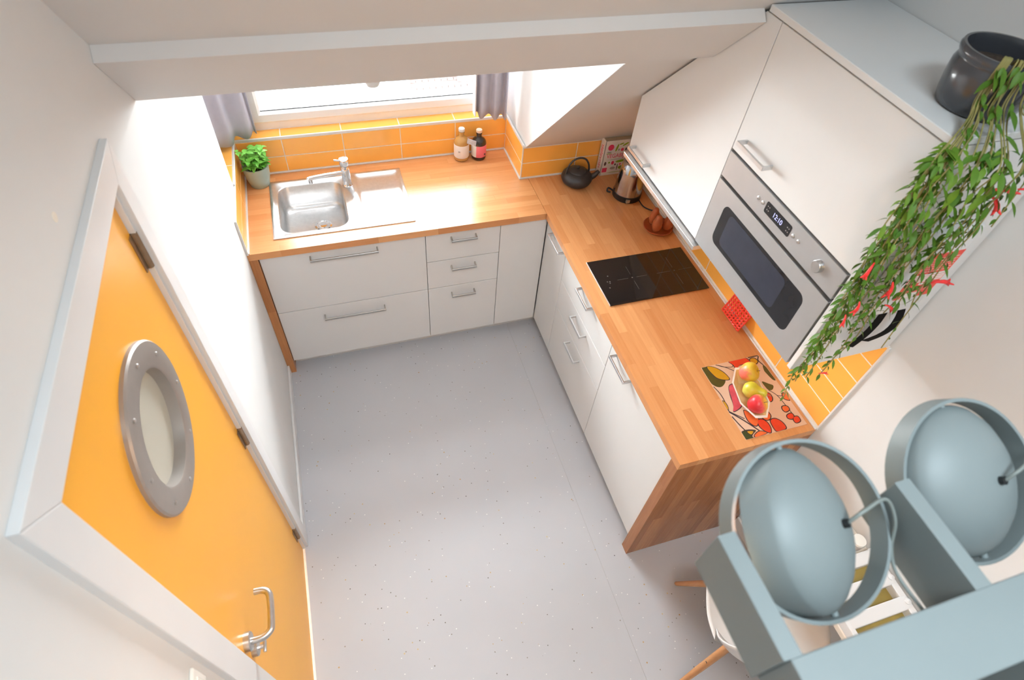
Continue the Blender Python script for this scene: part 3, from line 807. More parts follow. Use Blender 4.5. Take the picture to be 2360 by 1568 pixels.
# ------------------------------------------------------------------ leaf mesh factory
def leaf_mesh(name, length, width, m, fold=0.25, curl=0.2, rows_=5):
    bm = BM(); R = []
    for i in range(rows_ + 1):
        t = i / rows_
        w = width * 0.5 * (math.sin(PI * min(1, t * 1.0) ** 0.8) if 0 < t < 1 else 0.02)
        zc = -curl * length * t * t
        R.append([bm.verts.new((-w, length * t, zc + fold * w)), bm.verts.new((0, length * t, zc)), bm.verts.new((w, length * t, zc + fold * w))])
    for a, b in zip(R, R[1:]):
        for k in range(2): bm.faces.new((a[k], a[k + 1], b[k + 1], b[k]))
    me = bpy.data.meshes.new(name); bm.to_mesh(me); bm.free()
    for p in me.polygons: p.use_smooth = True
    me.materials.append(m); return me
def place(name, me, Mx, parent):
    o = bpy.data.objects.new(name, me); COL.objects.link(o); o.parent = parent
    o.matrix_local = Matrix.Translation(-base_of(parent)) @ Mx; return o
def orient(loc, d, up, s=1.0):
    d = Vector(d).normalized(); up = Vector(up)
    x = d.cross(up)
    if x.length < 1e-4: x = d.cross(Vector((1, 0.3, 0)))
    x.normalize(); z = x.cross(d)
    m = Matrix.Identity(4)
    for i in range(3): m[i][0] = x[i] * s; m[i][1] = d[i] * s; m[i][2] = z[i] * s; m[i][3] = loc[i]
    return m

# ------------------------------------------------------------------ basil in a pot
PX, PYb = 0.082, 0.522
bp_ = thing('basil_plant', 'green basil plant in a sage coloured pot beside the sink', 'plant', (PX, PYb, ZT))
bm = BM(); lathe(bm, [(0.043, 0.0), (0.047, 0.003), (0.060, 0.055), (0.0645, 0.110), (0.0645, 0.116), (0.0585, 0.116), (0.057, 0.10), (0.0, 0.098)], 36, TR((PX, PYb, ZT)), True, False)
link_mesh('pot', bm, M['potgreen'], bp_, 45)
bm = BM(); lathe(bm, [(0.056, 0.096), (0.03, 0.101), (0.0, 0.099)], 24, TR((PX, PYb, ZT)), False, False); link_mesh('soil', bm, M['soil'], bp_)
lm = [leaf_mesh('basil_leaf', 0.040, 0.027, M['basilleaf'], 0.25, 0.35), leaf_mesh('basil_leaf', 0.032, 0.022, M['basilleaf'], 0.35, 0.5)]
rb = random.Random(3)
for k in range(28):
    a = rb.uniform(0, 2 * PI); r0 = 0.03 * math.sqrt(rb.random()); r1 = 0.066 * math.sqrt(rb.random()); h = rb.uniform(0.135, 0.215)
    p0 = Vector((PX + r0 * math.cos(a), PYb + r0 * math.sin(a), ZT + 0.097)); p1 = Vector((PX + r1 * math.cos(a), PYb - 0.008 + r1 * math.sin(a), ZT + h))
    bm = BM(); tube(bm, [p0, (p0 + p1) / 2 + Vector((0, 0, 0.006)), p1], 0.0016, 6); st = link_mesh('stem', bm, M['stem'], bp_)
    for q in range(3):
        f = 1 - q * 0.27; c = p0.lerp(p1, f)
        for s_ in range(3 if q == 0 else 2):
            t = a * 3 + q * 1.6 + s_ * (2 * PI / (3 if q == 0 else 2)) + rb.uniform(-.3, .3)
            dd = Vector((math.cos(t), math.sin(t), rb.uniform(0.05, 0.55)))
            if c.x + 0.035 * dd.x < 0.020: dd.x = abs(dd.x) * 0.5
            if c.y + 0.035 * dd.y > 0.59: dd.y = -abs(dd.y)
            place('leaf', rb.choice(lm), orient(c, dd, (0, 0, 1), rb.uniform(0.7, 1.05)), st)

# ------------------------------------------------------------------ two bottles under the window
def bottle(x, y, label, glass, liquid, labm, cap, h=1.0):
    t = thing('bottle', label, 'bottle', (x, y, ZT), group='bottles under the window')
    bm = BM(); lathe(bm, [(0.036, 0), (0.041, 0.004), (0.042, 0.012), (0.042, 0.100 * h), (0.039, 0.116 * h), (0.030, 0.130 * h), (0.017, 0.140 * h), (0.0145, 0.146 * h), (0.0145, 0.160 * h), (0.0165, 0.161 * h), (0.0165, 0.168 * h), (0.013, 0.168 * h)], 28, TR((x, y, ZT)))
    link_mesh('bottle_body', bm, glass, t, 45)
    bm = BM(); lathe(bm, [(0.0422, 0.022), (0.0427, 0.023), (0.0427, 0.098 * h), (0.0422, 0.099 * h)], 28, TR((x, y, ZT)), False, False); link_mesh('paper_label', bm, labm, t, 60)
    bm = BM(); lathe(bm, [(0.012, 0.162 * h), (0.012, 0.170 * h), (0.0165, 0.171 * h), (0.0175, 0.182 * h), (0.016, 0.187 * h), (0, 0.188 * h)], 20, TR((x, y, ZT))); link_mesh('stopper', bm, cap, t, 40)
    return t
amber = mat('honey_liquid_bottle', (0.50, 0.26, 0.07), 0.12, noise=0.05, coat=0.5)
darkg = mat('dark_brown_glass', (0.02, 0.012, 0.010), 0.08, noise=0.05, coat=0.5)
def label_mat():
    m, nt, b = newmat('pink_and_white_label'); N, L = nt.nodes.new, nt.links.new
    tc = N('ShaderNodeTexCoord'); sp = N('ShaderNodeSeparateXYZ'); L(tc.outputs['Object'], sp.inputs[0])
    gt = N('ShaderNodeMath'); gt.operation = 'GREATER_THAN'; gt.inputs[1].default_value = -0.024; L(sp.outputs[0], gt.inputs[0])
    mx = N('ShaderNodeMix'); mx.data_type = 'RGBA'; mx.inputs['A'].default_value = (0.8, 0.78, 0.74, 1); mx.inputs['B'].default_value = (0.80, 0.17, 0.22, 1)
    L(gt.outputs[0], mx.inputs['Factor']); L(mx.outputs['Result'], b.inputs['Base Color']); b.inputs['Roughness'].default_value = 0.5
    return m
b1 = bottle(1.166, 0.556, 'amber bottle with plain white label and white cap under the window', amber, None, M['paper'], M['trimwhite'], 1.0)
b2 = bottle(1.264, 0.548, 'dark glass bottle with pink label under the window', darkg, None, label_mat(), mat('pale_stopper', (0.80, 0.60, 0.46), 0.5, noise=0.03), 0.93)
bm = BM(); box(bm, 1.285, 1.293, 0.5075, 0.5125, ZT + 0.036, ZT + 0.044); link_mesh('label_mark', bm, M['vedark'], b2)
bm = BM(); box(bm, 1.139, 1.149, 0.516, 0.523, ZT + 0.062, ZT + 0.068); link_mesh('label_mark', bm, M['print'], b1)
bm = BM()
prism(bm, [(1.186, ZT + 0.118), (1.236, ZT + 0.096), (1.240, ZT + 0.124), (1.190, ZT + 0.148)], 'y', 0.512, 0.516)
tag(link_mesh('hang_tag', bm, mat('blue_white_card', (0.62, 0.68, 0.78), 0.4, noise=0.1, nscale=60)), 'pale blue card tag between the two bottles under the window', 'tag')

# ------------------------------------------------------------------ cast-iron teapot
KX, KY = 1.728, 0.198
tk = thing('teapot', 'black cast iron teapot with arched handle on the corner worktop', 'teapot', (KX, KY, ZT))
bm = BM(); lathe(bm, [(0.040, 0), (0.055, 0.004), (0.078, 0.022), (0.0865, 0.042), (0.080, 0.062), (0.062, 0.078), (0.048, 0.084), (0.046, 0.082)], 40, TR((KX, KY, ZT)))
link_mesh('teapot_body', bm, M['iron'], tk, 60)
bm = BM(); lathe(bm, [(0.047, 0.083), (0.044, 0.089), (0.025, 0.095), (0.0, 0.097)], 32, TR((KX, KY, ZT)), True, False); lathe(bm, [(0.005, 0.095), (0.004, 0.101), (0.009, 0.106), (0.009, 0.110), (0.003, 0.114)], 14, TR((KX, KY, ZT)))
link_mesh('lid', bm, M['iron'], tk, 60)
bm = BM(); tube(bm, smoothpath([(KX + 0.070, KY - 0.012, ZT + 0.038), (KX + 0.098, KY - 0.016, ZT + 0.054), (KX + 0.118, KY - 0.018, ZT + 0.078)], 4), [0.021, 0.020, 0.018, 0.0165, 0.015, 0.0135, 0.012, 0.011, 0.010], 12); link_mesh('spout', bm, M['iron'], tk, 60)
bm = BM(); pts = []
for k in range(17):
    t = PI * k / 16; pts.append((KX - 0.066 * math.cos(t) * (1.06 if 4 < k < 12 else 1), KY - 0.0, ZT + 0.070 + 0.092 * math.sin(t) ** 0.85))
tube(bm, pts, 0.0052, 10); link_mesh('handle', bm, M['iron'], tk, 60)

# ------------------------------------------------------------------ cookbook leaning in the corner
bx0, bx1, by0, by1, bz1 = 1.887, 2.085, 0.238, 0.292, 1.135
bk = thing('cookbook', 'thick white cookbook with colourful vegetable print standing behind the kettle', 'book', (1.98, 0.265, ZT))
link_mesh('pages', B(bx0 + 0.006, bx1 - 0.004, by0 + 0.004, by1 - 0.004, ZT + 0.003, bz1 - 0.005), M['pages'], bk)
link_mesh('front_cover', B(bx0, bx1, by0, by0 + 0.004, ZT, bz1, 0.001, 1), M['paper'], bk)
link_mesh('back_cover', B(bx0, bx1, by1 - 0.004, by1, ZT, bz1, 0.001, 1), M['paper'], bk)
link_mesh('spine', B(bx0, bx0 + 0.006, by0, by1, ZT, bz1, 0.0015, 1), M['paper'], bk)
FACE_NY = Matrix(((1, 0, 0, 0), (0, 0, -1, 0), (0, 1, 0, 0), (0, 0, 0, 1)))
text('cover_title', 'VEGABIJBEL', 0.037, Matrix.Translation((1.985, by0 - 0.0003, 1.040)) @ FACE_NY, M['vega'], bk, sx=0.80)
SPINE = Matrix(((0, 0, -1, 0), (0, -1, 0, 0), (1, 0, 0, 0), (0, 0, 0, 1))) @ Matrix.Rotation(0, 4, 'Z')
SPINE = Matrix(((0, 0, -1, 0), (0, 1, 0, 0), (1, 0, 0, 0), (0, 0, 0, 1)))
SPINE = Matrix(((0, 0, -1, 0), (0, 1, 0, 0), (1, 0, 0, 0), (0, 0, 0, 1)))
text('spine_title', 'VEGABIJBEL', 0.030, Matrix.Translation((bx0 - 0.0003, (by0 + by1) / 2, 1.03)) @ Matrix(((0, 0, -1, 0), (0, 1, 0, 0), (1, 0, 0, 0), (0, 0, 0, 1))), M['vega'], bk)
def decal(name, pts, m):
    bm = BM(); prism(bm, pts, 'y', by0 - 0.0004, by0 + 0.0005); link_mesh(name, bm, m, bk)
def blob(cx, cz, rx, rz, n=10, rot=0): return [(cx + rx * math.cos(t) * math.cos(rot) - rz * math.sin(t) * math.sin(rot), cz + rx * math.cos(t) * math.sin(rot) + rz * math.sin(t) * math.cos(rot)) for t in [2 * PI * i / n for i in range(n)]]
for a, m in ((blob(1.925, 1.095, 0.018, 0.019), 'vega'), (blob(1.962, 1.090, 0.006, 0.024, 8, -0.25), 'vegreen'), (blob(1.985, 1.112, 0.014, 0.004, 8, 0.3), 'vegreen'), (blob(2.01, 1.108, 0.02, 0.005, 8, 0.5), 'vegreen'),
             (blob(1.996, 1.076, 0.009, 0.010), 'vega'), (blob(1.975, 1.077, 0.006, 0.007), 'print'), (blob(2.018, 1.076, 0.005, 0.01), 'vedark'), (blob(1.920, 1.066, 0.016, 0.002, 6), 'vedark'), (blob(1.920, 1.057, 0.018, 0.0025, 6), 'vegreen'),
             (blob(1.980, 1.018, 0.075, 0.0015, 6), 'print'), (blob(1.909, 0.995, 0.007, 0.013), 'vedark'), (blob(1.932, 1.000, 0.006, 0.006), 'vegreen'), (blob(1.954, 0.997, 0.009, 0.012), 'vega'), (blob(2.000, 1.004, 0.030, 0.008, 10, 0.1), 'vegreen'),
             (blob(1.972, 0.984, 0.005, 0.006), 'vedark'), (blob(2.002, 0.983, 0.006, 0.006), 'vega'), (blob(1.987, 0.966, 0.003, 0.022, 6), 'vedark'), (blob(1.960, 0.962, 0.016, 0.009), 'print'), (blob(2.012, 0.962, 0.018, 0.012), 'vegreen'),
             ([(1.897, 0.940), (1.926, 0.940), (1.926, 0.968), (1.897, 0.968)], 'vega'), (blob(1.975, 0.935, 0.05, 0.0015, 6), 'vegreen')):
    decal('cover_print', a, M[m])

# ------------------------------------------------------------------ electric kettle
EX, EY = 1.968, 0.040
ek = thing('electric_kettle', 'polished steel electric kettle with black base under the wall cabinet', 'kettle', (EX, EY, ZT))
bm = BM(); lathe(bm, [(0.074, 0), (0.078, 0.004), (0.078, 0.034), (0.075, 0.037)], 40, TR((EX, EY, ZT))); link_mesh('kettle_base', bm, M['black'], ek, 40)
bm = BM(); lathe(bm, [(0.0755, 0.037), (0.0745, 0.050), (0.067, 0.16), (0.060, 0.215), (0.052, 0.220)], 48, TR((EX, EY, ZT))); link_mesh('kettle_body', bm, M['kettlesteel'], ek, 60)
bm = BM(); lathe(bm, [(0.052, 0.220), (0.050, 0.229), (0.03, 0.236), (0.0, 0.237)], 32, TR((EX, EY, ZT)), True, False); link_mesh('lid', bm, M['black'], ek, 60)
bm = BM(); tube(bm, smoothpath([(EX + 0.02, EY + 0.05, ZT + 0.222), (EX + 0.03, EY + 0.10, ZT + 0.215), (EX + 0.035, EY + 0.105, ZT + 0.13), (EX + 0.025, EY + 0.074, ZT + 0.06)], 6), 0.010, 12); link_mesh('handle', bm, M['black'], ek, 60)
bm = BM(); box(bm, EX - 0.038, EX - 0.018, EY - 0.0792, EY - 0.066, ZT + 0.010, ZT + 0.028); link_mesh('badge', bm, M['alu'], ek)
bm = BM(); tube(bm, smoothpath([(EX - 0.062, EY + 0.048, ZT + 0.008), (EX - 0.085, EY + 0.06, ZT + 0.02), (EX - 0.094, EY + 0.052, ZT + 0.006), (EX - 0.078, EY + 0.04, ZT + 0.004)], 5), 0.0045, 8); link_mesh('cord_guide', bm, M['black'], ek)
bm = BM(); tube(bm, smoothpath([(EX + 0.045, EY - 0.064, ZT + 0.008), (EX + 0.05, EY - 0.12, ZT + 0.005), (EX + 0.085, EY - 0.160, ZT + 0.005), (EX + 0.119, EY - 0.165, ZT + 0.005)], 5), 0.0035, 8); link_mesh('cord', bm, M['black'], ek, 60)

# ------------------------------------------------------------------ clay saucer with three shakers
DX, DY = 2.014, -0.255
sa = tag(link_mesh('saucer', (lambda b: (lathe(b, [(0.048, 0), (0.071, 0.006), (0.0785, 0.017), (0.0755, 0.018), (0.065, 0.009), (0, 0.008)], 36, TR((DX, DY, ZT)), True, False), b)[1])(BM()), M['terra'], None, 50),
    'red brown clay saucer under the wall cabinet near the hob', 'saucer')
for (ax_, ay_, lab) in ((-0.024, -0.024, 'red brown egg shaped shaker nearest the hob in the clay saucer'), (0.033, -0.026, 'red brown egg shaped shaker near the tiled wall in the clay saucer'), (-0.012, 0.034, 'red brown egg shaped shaker at the kettle side of the clay saucer')):
    q = thing('shaker', lab, 'shaker', (DX + ax_, DY + ay_, ZT + 0.008), group='shakers in the clay saucer')
    mm = TR((DX + ax_, DY + ay_, ZT + 0.0085), 0, 0.08 if ax_ > 0 else -0.05, 0)
    bm = BM(); lathe(bm, [(0.011, 0.0), (0.020, 0.006), (0.0265, 0.027), (0.0245, 0.054), (0.0175, 0.078), (0.0148, 0.088)], 24, mm); link_mesh('shaker_body', bm, M['terra'], q, 60)
    bm = BM(); lathe(bm, [(0.0150, 0.0885), (0.013, 0.094), (0.006, 0.098), (0, 0.0985)], 20, mm, True, False); link_mesh('cap', bm, M['terra'], q, 60)

# ------------------------------------------------------------------ red lattice trivet leaning on the tiles
tv = thing('trivet', 'red lattice plastic trivet leaning against the orange tiles under the microwave', 'trivet', (2.08, -0.93, ZT))
bm = BM()
def tvp(u, v): return (2.050 + 0.036 * v, -0.995 + 0.135 * u, ZT + 0.006 + 0.105 * v)
for k in range(9):
    u = k / 8; tube(bm, [tvp(u, 0), tvp(u, 1)], 0.0042, 6)
link_mesh('upright_bar', bm, M['redplastic'], tv)
bm = BM()
for k in range(8):
    v = k / 7; tube(bm, smoothpath([tvp(j / 16, min(1, max(0, v + 0.03 * (-1) ** j))) for j in range(17)], 2), 0.0042, 6)
link_mesh('wave_bar', bm, M['redplastic'], tv)

# ------------------------------------------------------------------ placemat, bowl and fruit
ma = thing('placemat', 'rectangular placemat printed with fruit and leaves near the worktop end', 'placemat', (1.93, -1.32, ZT))
matm = mat('buff_mat', (0.69, 0.46, 0.32), 0.45, noise=0.03, nscale=10)
link_mesh('mat_sheet', B(1.786, 2.070, -1.498, -1.138, ZT + 0.0003, ZT + 0.002), matm, ma)
PM = {'red': mat('mat_red', (0.70, 0.045, 0.015), 0.45, noise=0.08), 'ora': mat('mat_orange', (0.72, 0.13, 0.03), 0.45, noise=0.08), 'pink': mat('mat_pink', (0.55, 0.06, 0.08), 0.45, noise=0.15),
      'olive': mat('mat_olive', (0.075, 0.065, 0.012), 0.45, noise=0.1), 'gold': mat('mat_gold', (0.55, 0.28, 0.01), 0.45, noise=0.08), 'line': mat('mat_outline', (0.035, 0.022, 0.03), 0.45, noise=0.05), 'pale': matm,
      'green': mat('mat_green', (0.03, 0.05, 0.015), 0.45, noise=0.1)}
motifs = [('olive', [(1.788, -1.139), (1.816, -1.141), (1.816, -1.174), (1.824, -1.2), (1.851, -1.214), (1.852, -1.229), (1.828, -1.247), (1.807, -1.247), (1.791, -1.231), (1.787, -1.209)], 0),
 ('gold', [(1.813, -1.142), (1.842, -1.151), (1.865, -1.179), (1.876, -1.21), (1.87, -1.223), (1.839, -1.213), (1.822, -1.193)], 1),
 ('red', [(1.923, -1.139), (1.962, -1.139), (2.003, -1.139), (2.014, -1.161), (2.011, -1.171), (1.961, -1.166), (1.934, -1.185), (1.932, -1.159)], 1),
 ('gold', [(2.02, -1.151), (2.041, -1.149), (2.048, -1.166), (2.034, -1.177), (2.016, -1.173)], 1),
 ('olive', [(2.059, -1.191), (2.067, -1.204), (2.068, -1.241), (2.069, -1.275), (2.057, -1.27), (2.049, -1.236), (2.048, -1.217)], 0),
 ('olive', [(2.006, -1.267), (2.028, -1.284), (2.042, -1.298), (2.027, -1.315), (2.009, -1.313), (2.004, -1.291)], 0),
 ('red', [(1.99, -1.322), (2.003, -1.333), (1.999, -1.355), (1.985, -1.365), (1.972, -1.355), (1.978, -1.336)], 1),
 ('ora', [(2.057, -1.343), (2.068, -1.348), (2.068, -1.375), (2.063, -1.378), (2.049, -1.365)], 1),
 ('pink', [(1.856, -1.254), (1.872, -1.249), (1.881, -1.26), (1.867, -1.295), (1.856, -1.322), (1.854, -1.352), (1.823, -1.367), (1.807, -1.367), (1.822, -1.343), (1.834, -1.307), (1.844, -1.272)], 1),
 ('ora', [(1.851, -1.377), (1.868, -1.392), (1.885, -1.415), (1.888, -1.424), (1.866, -1.451), (1.85, -1.444), (1.842, -1.417)], 1),
 ('ora', [(1.905, -1.400), (1.929, -1.397), (1.943, -1.404), (1.945, -1.424), (1.93, -1.439), (1.911, -1.434)], 1),
 ('red', [(1.881, -1.433), (1.901, -1.432), (1.913, -1.451), (1.912, -1.476), (1.9, -1.494), (1.882, -1.48), (1.873, -1.456)], 1),
 ('red', [(1.932, -1.446), (1.956, -1.443), (1.973, -1.463), (1.975, -1.489), (1.958, -1.496), (1.929, -1.495), (1.926, -1.473)], 1),
 ('ora', [(2.019, -1.4), (2.038, -1.403), (2.038, -1.419), (2.018, -1.425), (2.012, -1.413)], 1),
 ('red', [(2.013, -1.442), (2.035, -1.437), (2.038, -1.451), (2.026, -1.461), (2.01, -1.455)], 1),
 ('red', [(2.037, -1.456), (2.053, -1.458), (2.051, -1.477), (2.03, -1.481), (2.027, -1.468)], 1),
 ('green', [(1.787, -1.467), (1.811, -1.462), (1.845, -1.471), (1.818, -1.485), (1.819, -1.496), (1.791, -1.497)], 1),
 ('gold', [(1.811, -1.466), (1.835, -1.471), (1.819, -1.482)], 2),
 ('ora', [(1.833, -1.487), (1.862, -1.478), (1.885, -1.492), (1.849, -1.497), (1.829, -1.496)], 1),
 ('gold', [(1.789, -1.315), (1.796, -1.324), (1.794, -1.349), (1.787, -1.353)], 1)]
def rounded(poly, sub=4):
    P = [Vector((p[0], p[1], 0)) for p in poly]; n = len(P); out = []
    for i in range(n):
        p0, p1, p2, p3 = P[i - 1], P[i], P[(i + 1) % n], P[(i + 2) % n]
        for k in range(sub):
            t = k / sub; q = 0.5 * ((2 * p1) + (p2 - p0) * t + (2 * p0 - 5 * p1 + 4 * p2 - p3) * t * t + (3 * p1 - p0 - 3 * p2 + p3) * t ** 3)
            out.append((min(2.069, max(1.787, q.x)), min(-1.139, max(-1.497, q.y))))
    return out
for i, (c, poly, lvl) in enumerate(motifs):
    rp = rounded(poly); z = ZT + 0.00205 + 0.00018 * lvl + 0.000012 * i
    cx = sum(p[0] for p in rp) / len(rp); cy = sum(p[1] for p in rp) / len(rp)
    if lvl:
        og = []
        for p in rp:
            d_ = Vector((p[0] - cx, p[1] - cy)); d_ = d_ * (1 + 0.0042 / max(0.006, d_.length)); og.append((min(2.0695, max(1.7865, cx + d_.x)), min(-1.1385, max(-1.4975, cy + d_.y))))
        bm = BM(); bm.faces.new([bm.verts.new((p[0], p[1], z - 0.00009)) for p in og]); link_mesh('print_outline', bm, PM['line'], ma)
    bm = BM(); bm.faces.new([bm.verts.new((p[0], p[1], z)) for p in rp]); link_mesh('print_motif', bm, PM[c], ma)
def line_strip(pts, w, name='print_line'):
    P = smoothpath([(p[0], p[1], 0) for p in pts], 5); bm = BM(); R = []
    for i, p in enumerate(P):
        t = (P[min(len(P) - 1, i + 1)] - P[max(0, i - 1)]).normalized(); nn = Vector((-t.y, t.x, 0)) * w / 2
        R.append((bm.verts.new((p.x + nn.x, p.y + nn.y, ZT + 0.00212)), bm.verts.new((p.x - nn.x, p.y - nn.y, ZT + 0.00212))))
    for a, b_ in zip(R, R[1:]): bm.faces.new((a[0], a[1], b_[1], b_[0]))
    link_mesh(name, bm, PM['line'], ma)
for pts, w in (([(1.856, -1.140), (1.893, -1.164), (1.926, -1.196)], .0035), ([(1.857, -1.140), (1.881, -1.157), (1.918, -1.167), (1.929, -1.158), (1.923, -1.141)], .0025), ([(1.789, -1.24), (1.797, -1.274), (1.798, -1.304), (1.794, -1.333), (1.789, -1.364)], .004),
               ([(1.788, -1.367), (1.821, -1.411), (1.843, -1.445), (1.861, -1.475)], .006), ([(1.788, -1.389), (1.797, -1.43), (1.807, -1.464)], .005), ([(1.788, -1.364), (1.833, -1.411)], .004),
               ([(2.009, -1.313), (2.029, -1.346), (2.036, -1.398), (2.038, -1.419), (2.039, -1.442)], .0035), ([(2.027, -1.345), (2.051, -1.353), (2.065, -1.342)], .003), ([(2.016, -1.140), (2.049, -1.140), (2.066, -1.143), (2.053, -1.163), (2.061, -1.191)], .005)):
    line_strip(pts, w)

# boat-shaped faceted white bowl
bw = thing('fruit_bowl', 'white faceted boat shaped bowl with yellow inside on the placemat', 'bowl', (1.89, -1.33, ZT + 0.002))
def boat(s, z, flat=0.0):
    c = Vector((1.896, -1.322)); ax_ = Vector((0.20, 1.0)).normalized(); pp = Vector((ax_.y, -ax_.x))
    pts = [(-0.125, -0.024), (-0.125, 0.024), (-0.055, 0.063), (0.05, 0.060), (0.122, 0.022), (0.122, -0.022), (0.05, -0.060), (-0.055, -0.063)]
    return [(c.x + ax_.x * a * s + pp.x * b * s, c.y + ax_.y * a * s + pp.y * b * s, z) for a, b in pts]
zb_ = ZT + 0.0023
M['bowlin'] = mat('yellow_glaze', (0.90, 0.74, 0.42), 0.25, noise=0.04, coat=0.3)
bm = BM(); loft(bm, [boat(0.55, zb_), boat(0.99, zb_ + 0.040), boat(1.0, zb_ + 0.042), boat(0.91, zb_ + 0.042)], True, False)
link_mesh('bowl_shell', bm, M['whitecer'], bw)
bm = BM(); loft(bm, [boat(0.91, zb_ + 0.0418), boat(0.54, zb_ + 0.006)], False, True)
link_mesh('bowl_inside', bm, M['bowlin'], bw)
def apple(x, y, z, r, label, m, lean):
    t = thing('apple', label, 'apple', (x, y, z))
    mm = TR((x, y, z), lean[0], lean[1], 0)
    prof = [(0.004, -0.78), (0.28, -0.86), (0.62, -0.70), (0.90, -0.25), (1.0, 0.15), (0.93, 0.52), (0.70, 0.80), (0.40, 0.89), (0.16, 0.80), (0.03, 0.66)]
    pf = smoothpath([(p[0], p[1], 0) for p in prof], 3)
    bm = BM(); lathe(bm, [(max(0.0005, p.x) * r, p.y * r) for p in pf], 28, mm); link_mesh('apple_body', bm, m, t, True)
    bm = BM(); tube(bm, [mm @ Vector((0, 0, 0.64 * r)), mm @ Vector((0.06 * r, 0, 0.9 * r)), mm @ Vector((0.14 * r, 0, 1.08 * r))], 0.0016, 6); link_mesh('stem', bm, M['hinge'], t)
apple(1.926, -1.246, ZT + 0.066, 0.041, 'yellow apple with a pink blush at the far end of the bowl', fruit('yellow_pink_apple', 'X', srgb(238, 120, 105), srgb(236, 205, 80), srgb(212, 190, 40), lo=0.24), (0.45, 0.75))
apple(1.875, -1.392, ZT + 0.061, 0.0385, 'red apple at the near end of the bowl', fruit('red_apple', 'X', srgb(205, 40, 50), srgb(222, 80, 80), srgb(228, 190, 70)), (0.35, 0.6))
pe = thing('pear', 'small yellow green pear between the two apples', 'pear', (1.902, -1.322, ZT + 0.045))
mm = TR((1.897, -1.320, ZT + 0.053), 0.5, 1.25, -0.35)
pf = smoothpath([(0.0005, -0.030, 0), (0.018, -0.029, 0), (0.0325, -0.010, 0), (0.0325, 0.010, 0), (0.022, 0.030, 0), (0.0185, 0.044, 0), (0.016, 0.054, 0), (0.009, 0.061, 0), (0.001, 0.060, 0)], 3)
bm = BM(); lathe(bm, [(max(0.0005, p.x), p.y) for p in pf], 28, mm); link_mesh('pear_body', bm, fruit('pear_skin', 'Z', srgb(214, 205, 90), srgb(222, 214, 105), srgb(205, 196, 60)), pe, True)
bm = BM(); tube(bm, [mm @ Vector((0, 0, 0.058)), mm @ Vector((0.002, 0, 0.068)), mm @ Vector((0.005, 0.002, 0.076))], 0.0016, 6); link_mesh('stem', bm, M['hinge'], pe)

# ------------------------------------------------------------------ fire blanket on the cabinet side
fb = thing('fire_blanket', 'white fire blanket case with red label and black pull straps on cabinet side', 'fire blanket', (1.95, -1.524, 1.8))
YB = -1.5235
case = link_mesh('case', B(1.787, 1.966, YB - 0.045, YB, 1.700, 2.003, 0.012, 3), M['trimwhite'], fb, 40)
LX0, LX1, LZ0, LZ1 = 1.836, 1.958, 1.762, 1.925
bm = BM(); box(bm, LX0, LX1, YB - 0.0455, YB - 0.0445, LZ0, LZ1); lab = link_mesh('red_label', bm, M['redplastic'], fb)
bm = BM(); box(bm, LX0 + 0.003, LX1 - 0.003, YB - 0.0459, YB - 0.0452, 1.822, 1.852); link_mesh('label_panel', bm, M['paper'], fb)
bm = BM(); box(bm, LX0 + 0.022, LX0 + 0.078, YB - 0.0459, YB - 0.0452, 1.7635, 1.783); link_mesh('label_panel', bm, M['paper'], fb)
bm = BM(); box(bm, LX0 + 0.050, LX0 + 0.082, YB - 0.0459, YB - 0.0452, 1.811, 1.818); link_mesh('label_panel', bm, M['paper'], fb)
for k in range(3):
    bm = BM(); box(bm, LX0 + 0.006, LX1 - 0.006, YB - 0.0463, YB - 0.0457, 1.828 + k * 0.008, 1.8288 + k * 0.008); link_mesh('label_rule', bm, M['redplastic'], fb)
bm = BM()
rl = random.Random(5)
for k in range(6):
    z = 1.860 + k * 0.0088; x = LX0 + 0.006
    while x < LX1 - 0.008:
        w = rl.uniform(0.004, 0.012); box(bm, x, min(x + w, LX1 - 0.005), YB - 0.0459, YB - 0.0452, z, z + 0.0042); x += w + 0.003
for k in range(4):
    z = 1.787 + k * 0.0055; box(bm, LX0 + 0.015, LX1 - 0.02, YB - 0.0459, YB - 0.0452, z, z + 0.0010)
link_mesh('label_writing', bm, mat('faded_pink_print', (0.80, 0.42, 0.36), 0.5, noise=0.1), fb)['kind'] = 'stuff'
for x0_, x1_, zb2, bulge in ((1.884, 1.858, 1.535, 0.0), (1.938, 1.908, 1.548, 0.012)):
    bm = BM(); R = []
    for k in range(13):
        t = k / 12; w = 0.0175 * (0.7 + 0.3 * min(1, t * 3)); yy = YB - 0.022 - 0.010 * math.sin(PI * t) - bulge * math.sin(PI * t); z = 1.706 + (zb2 - 1.706) * t; xx = x0_ + (x1_ - x0_) * t + bulge * math.sin(PI * t)
        R.append([bm.verts.new((xx - w, yy, z)), bm.verts.new((xx + w, yy, z - 0.014 * t)), bm.verts.new((xx + w, yy + 0.002, z - 0.014 * t)), bm.verts.new((xx - w, yy + 0.002, z))])
    for a, b_ in zip(R, R[1:]):
        for i in range(4): bm.faces.new((a[i], a[(i + 1) % 4], b_[(i + 1) % 4], b_[i]))
    bm.faces.new(R[0]); bm.faces.new(R[-1][::-1]); link_mesh('pull_strap', bm, M['webbing'], fb)

